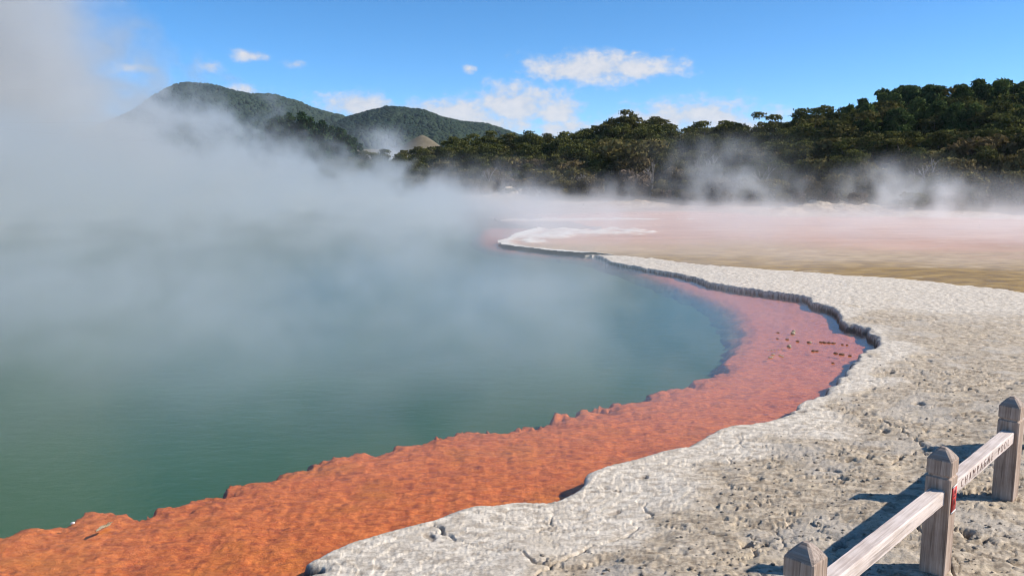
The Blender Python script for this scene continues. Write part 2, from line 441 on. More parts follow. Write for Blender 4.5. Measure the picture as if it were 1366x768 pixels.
def mat_water():
    m, nt, out, tc = new_mat('still_hot_water')
    P = tc.outputs['Object']
    n = noise(nt, mapping(nt, P, (1.0, 2.2, 1.0), (0, 0, 0.35)), 3.0, 3, 0.55)*0.6+noise(nt, mapping(nt, P, (1, 1.8, 1), (0, 0, -0.4)), 11.0, 2, 0.5)*0.25
    nb = bump(nt, n, 0.16, 0.05)
    geo = nt.nodes.new('ShaderNodeNewGeometry')
    dt = nt.nodes.new('ShaderNodeVectorMath'); dt.operation = 'DOT_PRODUCT'
    nt.links.new(geo.outputs['Incoming'], dt.inputs[0]); nt.links.new(nb, dt.inputs[1])
    fres = (1.0-S(nt, dt.outputs['Value'])._m('ABSOLUTE')).sat().pow(5.0)*0.98+0.02      # Schlick, the same from both sides
    tr = nt.nodes.new('ShaderNodeBsdfTransparent'); tr.inputs['Color'].default_value = (0.93, 0.97, 0.96, 1)
    gl = nt.nodes.new('ShaderNodeBsdfGlossy'); gl.inputs['Roughness'].default_value = 0.11; gl.inputs['Color'].default_value = (0.68, 0.68, 0.68, 1)
    nt.links.new(nb, gl.inputs['Normal'])
    mx = nt.nodes.new('ShaderNodeMixShader')
    nt.links.new(fres.k, mx.inputs[0]); nt.links.new(tr.outputs[0], mx.inputs[1]); nt.links.new(gl.outputs[0], mx.inputs[2])
    nt.links.new(mx.outputs[0], out.inputs['Surface']); return m
def mat_palette():
    m, nt, out, tc = new_mat('wet_coloured_flats')
    P = tc.outputs['Object']
    far, white = attr(nt, 'far'), attr(nt, 'white')
    n1 = noise(nt, mapping(nt, P, (0.35, 1.0, 1)), 0.5, 5, 0.6); n2 = noise(nt, mapping(nt, P, (0.5, 1, 1)), 3, 5, 0.6); n3 = noise(nt, P, 0.13, 3, 0.5)
    olive = mixc(nt, n2.ramp(0.35, 0.68), (0.22, 0.135, 0.045), (0.36, 0.24, 0.095))
    pale = mixc(nt, n2.ramp(0.35, 0.68), (0.38, 0.275, 0.175), (0.50, 0.385, 0.27))
    pink = mixc(nt, n1.ramp(0.3, 0.7), (0.42, 0.245, 0.180), (0.54, 0.345, 0.26))
    grey = mixc(nt, n1.ramp(0.35, 0.65), (0.27, 0.215, 0.15), (0.40, 0.33, 0.25))
    f = far+(n1-0.5)*0.14
    c = mixc(nt, (f+(n3-0.5)*0.12).ramp(0.06, 0.17), olive, pale)
    c = mixc(nt, f.ramp(0.13, 0.28), c, pink)
    c = mixc(nt, (f+(n3-0.5)*0.3).ramp(0.70, 0.90), c, grey)
    rim = ((n1*4.0)._m('FRACT')-0.5)._m('ABSOLUTE').ramp(0.06, 0.0)
    c = mixc(nt, rim*n2.ramp(0.45, 0.6)*0.55, c, (0.56, 0.48, 0.38))
    c = mixc(nt, white, c, mixc(nt, n2.ramp(0.3, 0.7), (0.60, 0.56, 0.49), (0.80, 0.77, 0.71)))
    b = principled(nt, out, c, n2.ramp(0.3, 0.7, 0.42, 0.75), bump(nt, n2, 0.12, 0.02), 0.12); return m
def mat_soil(name, c0, c1, sc=0.6):
    m, nt, out, tc = new_mat(name)
    P = tc.outputs['Object']
    n1 = noise(nt, P, sc, 6, 0.62); n2 = noise(nt, P, sc*9, 4, 0.65)
    c = mixc(nt, (n1*0.6+n2*0.4).ramp(0.36, 0.64), c0, c1)
    principled(nt, out, c, 0.95, bump(nt, n2, 0.7, 0.15), 0.1); return m
def mat_bank():
    m, nt, out, tc = new_mat('bank_of_scrub_soil')
    P = tc.outputs['Object']; up = attr(nt, 'up')
    n1 = noise(nt, P, 0.5, 6, 0.62); n2 = noise(nt, P, 3.5, 4, 0.65)
    pale = mixc(nt, n2.ramp(0.35, 0.65), (0.36, 0.27, 0.19), (0.58, 0.49, 0.39))
    pale = mixc(nt, n1.ramp(0.55, 0.7)*0.6, pale, (0.33, 0.17, 0.10))
    dark = mixc(nt, n2.ramp(0.35, 0.65), (0.035, 0.030, 0.018), (0.085, 0.070, 0.040))
    c = mixc(nt, (up+(n1-0.5)*0.5+(n2-.5)*.3).ramp(0.35, 0.6), pale, dark)
    principled(nt, out, c, 0.95, bump(nt, n2, 0.8, 0.2), 0.1); return m

# ------------------------------------------------------------------ ground sheets
g = structure(link('ground', np_mesh('ground', [(-9000, -3000, -1.6), (9000, -3000, -1.6), (9000, 9000, -1.6), (-9000, 9000, -1.6)], [(0, 1, 2, 3)]),
              mat_soil('far_scrub_ground', (0.05, 0.06, 0.03), (0.12, 0.11, 0.06), 0.02)))
# sinter terrace: a fan of cells, finest where its crust lies close to the path
azs = np.radians(np.concatenate([np.linspace(-78, -22, 110, endpoint=False), np.linspace(-22, 37, 860, endpoint=False), np.linspace(37, 80, 70)]))
rs = np.concatenate([np.linspace(0.6, 3.2, 30, endpoint=False), np.geomspace(3.2, 24, 600, endpoint=False), np.geomspace(24, 66, 90)])
X, Y = polar_grid(rs, azs)
Z, sd, dp, off, rough, sand, hole, patch = terrace(X, Y)
near_p = np.zeros(X.shape+(2,)); bd = np.full(X.shape, 1e9)
sl = np.array(shore_line)
band = sd < 0.3
xb, yb = X[band], Y[band]; bb = np.full(xb.shape, 1e9); nx = np.zeros(xb.shape); ny = np.zeros(xb.shape)
for a, b in zip(sl[:-1], sl[1:]):
    e = b-a; t = np.clip(((xb-a[0])*e[0]+(yb-a[1])*e[1])/(e@e+1e-12), 0, 1)
    qx, qy = a[0]+t*e[0], a[1]+t*e[1]; d2 = (xb-qx)**2+(yb-qy)**2
    m_ = d2 < bb; bb = np.where(m_, d2, bb); nx = np.where(m_, qx, nx); ny = np.where(m_, qy, ny)
gx, gy = nx-xb, ny-yb; gl = np.hypot(gx, gy)+1e-6
sg = np.where(inside(xb, yb, pool_poly), 1.0, -1.0)
gx, gy = gx/gl*sg, gy/gl*sg
mv = np.where(sd[band] < -0.015, -sd[band]+0.10, 0.0)*(np.hypot(xb, yb) < 24)          # the lip overhangs its foot
X[band] += gx*mv; Y[band] += gy*mv
spit_in = inside(X, Y, [np.array(p) for p in spit]+[shore[i] for i in range(-1, -6, -1)])
keep = (sd > -0.30) & (dp > -2.0) & (np.hypot(X, Y) < 27.0)
F = grid_faces(len(rs), len(azs), keep)
dist = np.hypot(X, Y)
bz = sstep(17.5, 13.5, dist+2.0*fbm(X*0.4, Y*0.4, 3, 230))
brown = rough*bz*0.95+0.22*patch*rough*bz
lip_shade = sstep(0.035, -0.012, sd)  # mask of the painted shade on the rim face
V, F, brown_, sand_, hole_, lip_ = compact(np.stack([X, Y, Z], -1).reshape(-1, 3), F, brown.ravel(), sand.ravel(), hole.ravel(), lip_shade.ravel())
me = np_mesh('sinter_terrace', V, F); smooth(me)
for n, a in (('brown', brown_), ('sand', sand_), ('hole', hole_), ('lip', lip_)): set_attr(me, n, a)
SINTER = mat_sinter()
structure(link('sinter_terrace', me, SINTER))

# orange shelf under the shallow rim of the pool
azs = np.radians(np.concatenate([np.linspace(-70, -36, 60, endpoint=False), np.linspace(-36, 30, 620)]))
rs = np.concatenate([np.geomspace(3.0, 16, 380, endpoint=False), np.geomspace(16, 42, 110)])
X, Y = polar_grid(rs, azs)
ds = seg_dist(X, Y, shore_line, closed=False); sdp = np.where(inside(X, Y, pool_poly), ds, -ds)
de = seg_dist(X, Y, deep, closed=False); sde = np.where(inside(X, Y, deep_poly), -de, de)
dist = np.hypot(X, Y)
bl = billow(X*1.25, Y*1.7, 3, 100); bl2 = billow(X*5.0, Y*6.5, 3, 104)
wv, wr = worley(X*3.4+0.4*perlin(X*2, Y*2, 120), Y*4.4+0.4*perlin(X*2, Y*2, 121), 110)
near_w = sstep(15, 8, dist)
sde = sde+(0.40*(0.34-bl)+0.12*(0.4-wv)+0.16*(0.3-bl2))*(0.35+0.65*near_w)+0.08*perlin(X*2.2, Y*2.2, 130)*(1-near_w)
bl3 = billow(X*14, Y*18, 3, 150)
top = -0.055+0.05*(0.33-bl)-0.012+0.016*(0.45-wv)*near_w+0.030*(0.3-bl2)+0.014*(0.3-bl3)*near_w
top = np.minimum(top, -0.012)
drop = np.clip(-sde, 0, 3)
zz = top-drop*(1.6*near_w+0.35*(1-near_w))-0.03*sstep(0.25, 0, sde)
depthv = sstep(0.03, 0.20, -(zz-top))*near_w+sstep(-0.35, 0.45, -sde)*(1-near_w)
w5, r5 = worley(X*7.5+0.5*perlin(X*5, Y*5, 146), Y*12, 140)
lump = np.clip(sstep(0.42, 0.58, bl)*0.6+sstep(0.40, 0.52, bl2)*0.6+sstep(0.36, 0.1, w5*(1+0.6*perlin(X*14, Y*14, 145)))*(r5 > 0.66)*1.0, 0, 1)
lump = lump*(0.35+0.65*near_w)
farv = sstep(6.0, 12.0, dist)
F = grid_faces(len(rs), len(azs), (sdp > -0.15) & (sde > -1.2))
V, F, a1, a2, a3 = compact(np.stack([X, Y, zz], -1).reshape(-1, 3), F, depthv.ravel(), lump.ravel(), farv.ravel())
me = np_mesh('orange_shelf', V, F); smooth(me)
for n, a in (('depth', a1), ('lump', a2), ('far', a3)): set_attr(me, n, a)
structure(link('orange_shelf', me, mat_orange()))
structure(link('pool_bed', np_mesh('pool_bed', [(-95, -8, -0.24), (16, -8, -0.24), (16, 112, -0.24), (-95, 112, -0.24)], [(0, 1, 2, 3)]), mat_bed()))
structure(link('water', np_mesh('water', [(-95, -7, 0), (15, -7, 0), (15, 112, 0), (-95, 112, 0)], [(0, 1, 2, 3)]), mat_water()))

# the shallow coloured flats behind the terrace
azs = np.radians(np.linspace(-6, 72, 330)); rs = np.geomspace(14, 120, 260)
X, Y = polar_grid(rs, azs)
pin = inside(X, Y, palette_poly)
dpn = seg_dist(X, Y, pal_near+[np.array((60, 20))], closed=False)
dsp = seg_dist(X, Y, spit, closed=False)
edge = seg_dist(X, Y, spit[-1:]+PINK_EDGE, closed=False)
farv = np.clip(dpn/45.0+0.11*sstep(13, 3, X), 0, 1)
# white sinter deltas: the spit and a thin bar behind it
def ell(px0, px1, py, hh):
    a = on_z(px0, py, 0.05); b = on_z(px1, py, 0.05); c = (a+b)/2
    t = on_z((px0+px1)/2, py-hh, 0.05)[1]-c[1]
    return 1-np.sqrt(((X-c[0])/max(b[0]-c[0], .1))**2+((Y-c[1])/t)**2)
nz = fbm(X*0.6, Y*0.35, 4, 210); nz2 = fbm(X*0.2, Y*0.9, 3, 215)
wv = np.maximum.reduce([ell(690, 870, 308, 4.0), ell(676, 780, 314, 4), ell(690, 735, 322, 3), ell(640, 900, 292.5, 1.4)])
nz3 = fbm(X*2.2, Y*0.8, 4, 218)
white = sstep(-0.02, 0.30, wv*0.9+nz*0.7+nz2*0.35+nz3*0.5)*(pin)*np.clip(0.75+nz3*0.9, 0.2, 1)
dshore = seg_dist(X, Y, shore_line[-60:], closed=False)
white = np.maximum(white, sstep(0.85, 0.3, dshore+0.5*nz+0.35*nz3)*pin*(0.9+0.5*nz3)*(np.hypot(X, Y) > 20))
white = np.clip(white, 0, 1)
zz = -0.03+0.085*sstep(0, 9, edge)+0.012*fbm(X*0.4, Y*0.4, 3, 200)+white*(0.05+0.03*nz)+0.05*white*sstep(9,0,edge)
F = grid_faces(len(rs), len(azs), pin)
V, F, a1, a2 = compact(np.stack([X, Y, zz], -1).reshape(-1, 3), F, farv.ravel(), white.ravel())
me = np_mesh('coloured_flats', V, F); smooth(me); set_attr(me, 'far', a1); set_attr(me, 'white', a2)
structure(link('coloured_flats', me, mat_palette()))

# ------------------------------------------------------------------ far bank and hillside
SIL = [(-200, 200), (150, 205), (260, 198), (330, 200), (400, 205), (470, 208), (490, 203), (530, 199), (560, 195), (600, 187), (640, 180), (690, 177), (720, 174), (760, 180), (790, 172), (815, 160), (832, 148),
       (855, 148), (880, 162), (905, 174), (922, 162), (960, 158), (985, 164), (1002, 152), (1040, 154), (1062, 148), (1090, 146), (1110, 149), (1132, 128), (1160, 131), (1200, 124),
       (1240, 122), (1290, 116), (1330, 118), (1366, 115), (1500, 112), (1800, 116)]
sil_x = [s[0] for s in SIL]; sil_y = [s[1] for s in SIL]
bank_line = FAR_SHORE
def crest(x, y):
    """height of the tree tops seen over the crest in the direction of x, y, at that distance"""
    px = IMW/2+FPX*x/np.maximum(y, 1)
    py = np.interp(px, sil_x, sil_y)
    return CAM_Z+(HORIZON-py)/FPX*y
bank_poly = [np.array((75, 12))]+FAR_SHORE+[np.array((-140, 100)), np.array((-140, -60)), np.array((75, -60))]
def hill_z(x, y):
    x = np.asarray(x, float); y = np.asarray(y, float)
    s = seg_dist(x, y, bank_line, closed=False)
    s = np.where(inside(x, y, bank_poly), -s, s)
    c = np.clip(crest(x, y)-6.2, 1.0, 60)
    rise = sstep(3, 36, s)*c*0.95
    b = 0.10+0.55*sstep(-0.5, 2.5, s+0.8*perlin(x*.35, y*.35, 300))+fbm(x*0.25, y*0.25, 3, 310)*0.35*sstep(0.5, 4, s)
    return np.where(s > -3, rise+b, -0.2), s
us = np.linspace(0, 1, 420)
bl_ = smooth_line(FAR_SHORE, 8)
xs = np.linspace(-150, 130, 420); ys = np.linspace(10, 190, 300)
X, Y = np.meshgrid(xs, ys, indexing='ij')
Z, s = hill_z(X, Y)
Z = np.where(s < 0, Z*sstep(-3, 0, s)-0.4*sstep(0, -2, s), Z)
F = grid_faces(len(xs), len(ys), s > -2.5)
up = sstep(-0.5, 2.5, s)
V, F, a1 = compact(np.stack([X, Y, Z], -1).reshape(-1, 3), F, up.ravel())
me = np_mesh('hillside', V, F[:, ::-1]); smooth(me); set_attr(me, 'up', a1)
structure(link('hillside', me, mat_bank()))
def white_bank(px0, px1, py, yy, h, depth, seed):
    """a low pale bank of bare sinter at the water's edge"""
    a = at_y(px0, py, yy); b = at_y(px1, py, yy)
    n, k = 70, 22
    u = np.linspace(0, 1, n); v = np.linspace(0, 1, k)
    U, W = np.meshgrid(u, v, indexing='ij')
    x = a[0]+(b[0]-a[0])*U; y = yy+(W-0.3)*depth+0.8*perlin(U*5, W*0, seed)
    prof = np.sin(math.pi*U)**0.6*sstep(0, 0.75, W)
    z = 0.06+h*prof*(0.75+0.8*fbm(x*0.8, y*0.8, 4, seed+2))+0.12*np.abs(fbm(x*2.5, y*2.5, 3, seed+6))*prof
    z[:, -1] -= 0.5
    m_ = np_mesh('sinter_bank', np.stack([x, y, z], -1).reshape(-1, 3), grid_faces(n, k)[:, ::-1]); smooth(m_)
    set_attr(m_, 'up', np.zeros(n*k))
    return structure(link('sinter_bank', m_, BANKM))
BANKM = bpy.data.materials['bank_of_scrub_soil']
white_bank(575, 760, 270, 84, 0.8, 9, 400)
white_bank(640, 745, 267, 88, 1.7, 9, 420)
white_bank(795, 930, 274, 70, 0.55, 7, 430)
white_bank(1010, 1330, 284, 55, 0.75, 6, 440)
white_bank(1075, 1190, 281, 58, 0.9, 8, 450)

# ------------------------------------------------------------------ distant hills
def mat_forest(name, c0, c1, sc):
    m, nt, out, tc = new_mat(name)
    P = tc.outputs['Object']
    n1 = noise(nt, P, sc, 5, 0.65); n2 = noise(nt, P, sc*9, 4, 0.65); n3 = noise(nt, P, sc*0.35, 4, 0.6)
    c = mixc(nt, (n1*0.35+n2*0.3+n3*0.35).ramp(0.38, 0.60), c0, c1)
    principled(nt, out, c, 1.0, None, 0.0); return m
FORESTM = mat_forest('far_forest_canopy', (0.010, 0.021, 0.016), (0.034, 0.048, 0.028), 0.012)
HILLM = mat_forest('far_hill_floor', (0.025, 0.038, 0.022), (0.055, 0.070, 0.038), 0.01)
import itertools
def ico():
    t = (1+5**0.5)/2
    v = np.array([(-1, t, 0), (1, t, 0), (-1, -t, 0), (1, -t, 0), (0, -1, t), (0, 1, t), (0, -1, -t), (0, 1, -t), (t, 0, -1), (t, 0, 1), (-t, 0, -1), (-t, 0, 1)])/math.hypot(1, t)
    f = np.array([(0, 11, 5), (0, 5, 1), (0, 1, 7), (0, 7, 10), (0, 10, 11), (1, 5, 9), (5, 11, 4), (11, 10, 2), (10, 7, 6), (7, 1, 8), (3, 9, 4), (3, 4, 2), (3, 2, 6), (3, 6, 8), (3, 8, 9), (4, 9, 5), (2, 4, 11), (6, 2, 10), (8, 6, 7), (9, 8, 1)])
    return v, f
ICO_V, ICO_F = ico()
def far_hill(name, pts, yy, front, back, amp, seed, n_trees, crown):
    """a forested hill whose ridge is given by the picture's outline at yy metres"""
    px = np.array([p[0] for p in pts], float); py = np.array([p[1] for p in pts], float)
    nu, nv = 150, 60
    U = np.linspace(px[0], px[-1], nu); v = np.linspace(-1, 1, nv)
    def height(pu, w):
        ys = yy+np.where(w < 0, w*front, w*back)
        rp = np.interp(pu, px, py)
        # a smooth ridge line
        for k in (-9, -4, 4, 9): rp = rp+np.interp(pu+k, px, py)
        rp = rp/5
        top = CAM_Z+(HORIZON-rp)/FPX*yy*0.90
        x = (pu-IMW/2)/FPX*ys
        prof = np.cos(np.clip(np.abs(w), 0, 1)*math.pi/2)**1.25
        gul = (billow(x*0.010+w*0.4, w*1.2, 4, seed)-0.25)*amp*(1-prof)**0.9*prof*4.0
        return x, ys, top*prof-gul-1.0
    PU, W = np.meshgrid(U, v, indexing='ij')
    x, y, z = height(PU, W)
    me = np_mesh(name, np.stack([x, y, z], -1).reshape(-1, 3), grid_faces(nu, nv)[:, ::-1]); smooth(me)
    o = structure(link(name, me, HILLM))
    pu = rng.uniform(px[0], px[-1], n_trees); w = rng.uniform(-1, 0.12, n_trees)
    x, y, z = height(pu, w)
    r = crown*rng.uniform(0.55, 1.25, n_trees)
    ok = z > 2
    x, y, z, r = x[ok], y[ok], z[ok], r[ok]
    jit = rng.uniform(0.75, 1.25, (len(x), 12, 1))
    vv = ICO_V[None]*jit*r[:, None, None]*np.array([1, 1, 1.15])+np.stack([x, y, z+r*0.35], -1)[:, None]
    ff = ICO_F[None]+12*np.arange(len(x))[:, None, None]
    t = link(name+'_forest', np_mesh(name+'_forest', vv.reshape(-1, 3), ff.reshape(-1, 3)), FORESTM)
    t.name = 'distant_forest'
    stuff(t); return o, t
_, t = far_hill('mountain', [(60, 215), (120, 182), (150, 166), (185, 150), (215, 130), (240, 116), (262, 111), (300, 114), (325, 121), (345, 127), (375, 127), (405, 137), (440, 150), (470, 158), (500, 166), (560, 185), (640, 215)], 1700, 900, 900, 60, 500, 20000, 4.2)
tag(t, 'bush covering the tall rounded mountain behind the steam', 'forest')
_, t = far_hill('green_hill', [(380, 215), (430, 178), (460, 160), (490, 148), (520, 143), (545, 143), (575, 150), (605, 160), (628, 163), (650, 163), (670, 172), (700, 184), (760, 205), (820, 225)], 1250, 600, 700, 40, 520, 16000, 3.2)
tag(t, 'bush covering the lower rounded hill right of the mountain', 'forest')
# the bare cone of pale earth and the cleared ground at its foot
def mound(name, px, py, yy, hw, mat, seed, power=1.0):
    c = at_y(px, py, yy)
    n, k = 48, 20
    a = np.linspace(0, 2*math.pi, n); q = np.linspace(0, 1, k)
    A, Q = np.meshgrid(a, q, indexing='ij')
    x = c[0]+np.cos(A)*Q*hw; y = yy+np.sin(A)*Q*hw
    z = -1.2+(c[2]+1.2)*np.clip(1-Q**power, 0, 1)+fbm(x*0.06, y*0.06, 4, seed)*c[2]*0.10*Q
    me = np_mesh(name, np.stack([x, y, z], -1).reshape(-1, 3), grid_faces(n, k)); smooth(me)
    return structure(link(name, me, mat))
BARE = mat_soil('bare_pale_earth', (0.12, 0.10, 0.068), (0.20, 0.165, 0.115), 0.05)
mound('bare_hill', 563, 180, 420, 30, BARE, 600, 1.35)
mound('cleared_ground', 496, 199, 330, 60, BARE, 610, 1.6)

# ------------------------------------------------------------------ vegetation
def mat_leaf(name, c0, c1, c2):
    m, nt, out, tc = new_mat(name)
    tone = attr(nt, 'tone')
    oi = nt.nodes.new('ShaderNodeObjectInfo'); rnd = S(nt, oi.outputs['Random'])
    n = noise(nt, tc.outputs['Object'], 1.1, 2, 0.5)
    c = mixc(nt, (tone*0.6+n*0.5).ramp(0.25, 0.85), c0, c1)
    c = mixc(nt, rnd.ramp(0.45, 1.0)*0.7, c, mixc(nt, tone, c0, c2))
    d = nt.nodes.new('ShaderNodeBsdfDiffuse'); nt.links.new(c, d.inputs[0])
    t = nt.nodes.new('ShaderNodeBsdfTranslucent'); nt.links.new(c, t.inputs[0])
    mx = nt.nodes.new('ShaderNodeMixShader'); mx.inputs[0].default_value = 0.22
    nt.links.new(d.outputs[0], mx.inputs[1]); nt.links.new(t.outputs[0], mx.inputs[2])
    nt.links.new(mx.outputs[0], out.inputs['Surface']); return m
LEAF = {'kanuka': mat_leaf('kanuka_leaves', (0.036, 0.046, 0.017), (0.143, 0.141, 0.043), (0.171, 0.131, 0.051)),
        'pine': mat_leaf('pine_needles', (0.027, 0.048, 0.017), (0.120, 0.148, 0.046), (0.096, 0.141, 0.062)),
        'shrub': mat_leaf('manuka_leaves', (0.061, 0.056, 0.025), (0.212, 0.176, 0.070), (0.218, 0.141, 0.082)),
        'grey': mat_leaf('bare_grey_twigs', (0.102, 0.081, 0.062), (0.259, 0.209, 0.158), (0.286, 0.195, 0.140)),
        'dark': mat_leaf('dark_conifer_needles', (0.016, 0.035, 0.015), (0.055, 0.089, 0.033), (0.044, 0.074, 0.033))}
def mat_bark():
    m, nt, out, tc = new_mat('rough_grey_bark')
    n = noise(nt, mapping(nt, tc.outputs['Object'], (1, 1, 0.2)), 9, 4, 0.6)
    principled(nt, out, mixc(nt, n.ramp(0.3, 0.7), (0.08, 0.065, 0.052), (0.24, 0.20, 0.17)), 0.95, bump(nt, n, 0.7, 0.05), 0.1); return m
BARK = mat_bark()
def tube(vs, fs, pts, radii, sides=6):
    base = len(vs); n = len(pts)
    for i in range(n):
        p = Vector(pts[i])
        d = (Vector(pts[min(i+1, n-1)])-Vector(pts[max(i-1, 0)])).normalized()
        a = d.orthogonal().normalized(); b = d.cross(a)
        for k in range(sides):
            t = 2*math.pi*k/sides
            vs.append(tuple(p+(a*math.cos(t)+b*math.sin(t))*radii[i]))
    for i in range(n-1):
        for k in range(sides):
            fs.append((base+i*sides+k, base+i*sides+(k+1) % sides, base+(i+1)*sides+(k+1) % sides, base+(i+1)*sides+k))
def leaves(lobes, n, size, stretch=1.0, seed=0, up=0.25, upright=0.0):
    """many leaf-clump faces spread through the lobes of a crown"""
    r_ = np.random.default_rng(seed)
    cs = np.array([l[0] for l in lobes]); rd = np.array([l[1] for l in lobes])
    wgt = np.array([l[1][0]*l[1][1] for l in lobes]); wgt = wgt/wgt.sum()
    lt = r_.uniform(0, 1, len(lobes))
    i = r_.choice(len(lobes), n, p=wgt)
    d = r_.normal(size=(n, 3)); d[:, 2] += up; d /= np.linalg.norm(d, axis=1)[:, None]
    # sub-clumps on the surface of each lobe make its outline uneven
    rr = r_.uniform(0.45, 1.0, n)**0.6
    ph = r_.uniform(0, 6, (len(lobes), 3))[i]
    rr = rr*(1+0.22*np.sin(5*d[:, 0]+ph[:, 0])*np.sin(5*d[:, 1]+ph[:, 1])+0.14*np.sin(9*d[:, 2]+ph[:, 2]))
    p = cs[i]+d*rd[i]*rr[:, None]
    nrm = d*0.7+r_.normal(size=(n, 3))*0.6; nrm /= np.linalg.norm(nrm, axis=1)[:, None]
    t = np.cross(nrm, r_.normal(size=(n, 3))); t[:, 2] += upright; t /= np.linalg.norm(t, axis=1)[:, None]
    b = np.cross(nrm, t)
    s = size*r_.uniform(0.5, 1.3, n)[:, None]
    a = t*s*stretch; b = b*s
    v = np.stack([p-a*0.9, p+b*0.65-a*0.1, p+a, p-b*0.65+a*0.05], 1)
    tone = np.clip(0.55*lt[i]+0.45*r_.uniform(0, 1, n), 0, 1)
    return v.reshape(-1, 3), np.arange(4*n).reshape(n, 4), np.repeat(tone, 4)
def leaf_mesh(name, lobes, n, size, mat, **k):
    v, f, t = leaves(lobes, n, size, **k)
    me = np_mesh(name, v, f); set_attr(me, 'tone', t); me.materials.append(LEAF[mat]); return me
def wood_mesh(name, paths):
    vs, fs = [], []
    for pts, rad in paths: tube(vs, fs, pts, rad)
    me = np_mesh(name, vs, fs); smooth(me); me.materials.append(BARK); return me
PROTO = {}
def proto_kanuka(i):                       # flat-topped spreading crown on forked stems, 1 unit tall
    r_ = random.Random(100+i); lobes = []; paths = []
    fork = r_.uniform(0.22, 0.34)
    paths.append(([(0, 0, -0.06), (r_.uniform(-.02, .02), r_.uniform(-.02, .02), fork*0.6), (0, 0, fork)], [0.030, 0.024, 0.020]))
    m = r_.randint(8, 11)
    for k in range(m):
        a = 2*math.pi*k/m+r_.uniform(-.4, .4); q = r_.uniform(0.08, 0.36)
        top = r_.uniform(0.55, 0.93)-0.28*q
        e = (math.cos(a)*q, math.sin(a)*q, top)
        paths.append(([(0, 0, fork*0.8), (e[0]*.5, e[1]*.5, fork+(top-fork)*0.45), e], [0.016, 0.011, 0.004]))
        lobes.append((e, (r_.uniform(.13, .22), r_.uniform(.13, .22), r_.uniform(.055, .10))))
        lobes.append(((e[0]*.75+r_.uniform(-.08, .08), e[1]*.75+r_.uniform(-.08, .08), top-r_.uniform(.12, .25)), (r_.uniform(.12, .18), r_.uniform(.12, .18), r_.uniform(.06, .10))))
    lobes.append(((r_.uniform(-.06, .06), r_.uniform(-.06, .06), 0.92), (.16, .15, .07)))
    for k in range(5):
        a = r_.uniform(0, 6.28); q = r_.uniform(.22, .34)
        lobes.append(((math.cos(a)*q, math.sin(a)*q, r_.uniform(.25, .45)), (.14, .14, .09)))
    return wood_mesh('kanuka_trunk', paths), leaf_mesh('kanuka_crown', lobes, 5200, 0.026, 'kanuka', seed=i, up=0.5)
def proto_pine(i, mat='pine'):             # rounded ragged pine
    r_ = random.Random(200+i); lobes = []; paths = []
    paths.append(([(0, 0, -0.05), (0.008, 0, .3), (-.006, .004, .65), (0, 0, .97)], [.024, .019, .012, .003]))
    for lev in range(9):
        z = 0.26+0.70*lev/8; rad = (0.27*(1-(lev/8)**1.7)+0.035)*r_.uniform(.85, 1.12)
        m = max(2, int(6-lev*0.5))
        for k in range(m):
            a = 2*math.pi*k/m+r_.uniform(-.5, .5)+lev; q = rad*r_.uniform(.5, 1.0)
            e = (math.cos(a)*q, math.sin(a)*q, z+r_.uniform(0, .06))
            paths.append(([(0, 0, z-.04), (e[0]*.6, e[1]*.6, z-.02), e], [.009, .006, .002]))
            lobes.append((e, (r_.uniform(.065, .115), r_.uniform(.065, .115), r_.uniform(.055, .085))))
    lobes.append(((0, 0, .95), (.05, .05, .06)))
    return wood_mesh('pine_trunk', paths), leaf_mesh('pine_crown', lobes, 5200, 0.024, mat, seed=40+i, stretch=1.4, up=0.4, upright=0.5)
def proto_dark(i):                          # narrow dark conifer
    r_ = random.Random(300+i); lobes = []; paths = [([(0, 0, -.05), (0, 0, .5), (0, 0, .99)], [.018, .012, .002])]
    for lev in range(12):
        z = .14+.84*lev/11; rad = .17*(1-lev/11.5)+.015; m = max(1, int(5-lev*.3))
        for k in range(m):
            a = 2*math.pi*k/m+r_.uniform(-.5, .5)+lev*.7; q = rad*r_.uniform(.5, .95)
            e = (math.cos(a)*q, math.sin(a)*q, z)
            paths.append(([(0, 0, z-.01), e], [.006, .002]))
            lobes.append((e, (.04+rad*.22, .04+rad*.22, .035)))
    return wood_mesh('conifer_trunk', paths), leaf_mesh('conifer_crown', lobes, 3000, 0.024, 'dark', seed=60+i, stretch=1.3, up=.3)
def proto_shrub(i, mat='shrub', n=3600, size=0.040, st=1.2):
    r_ = random.Random(400+i); lobes = []; paths = []
    for k in range(7):
        a = 2*math.pi*k/7+r_.uniform(-.4, .4); q = r_.uniform(.15, .42); top = r_.uniform(.5, .86)-.2*q
        e = (math.cos(a)*q, math.sin(a)*q, top)
        paths.append(([(math.cos(a)*.03, math.sin(a)*.03, -.08), (e[0]*.6, e[1]*.6, top*.5), e], [.018, .012, .004]))
        lobes.append((e, (r_.uniform(.17, .27), r_.uniform(.17, .27), r_.uniform(.13, .2))))
        lobes.append(((e[0]*1.1, e[1]*1.1, top*.45), (r_.uniform(.16, .24), r_.uniform(.16, .24), r_.uniform(.14, .22))))
    return wood_mesh('shrub_stems', paths), leaf_mesh('shrub_foliage', lobes, n, size, mat, seed=80+i, stretch=st, up=.25, upright=.4)
KAN = [proto_kanuka(i) for i in range(5)]
PIN = [proto_pine(i) for i in range(4)]
DRK = [proto_dark(i) for i in range(3)]
SHR = [proto_shrub(i) for i in range(5)]
GRY = [proto_shrub(10+i, 'grey', 2600, 0.045, 2.4) for i in range(3)]
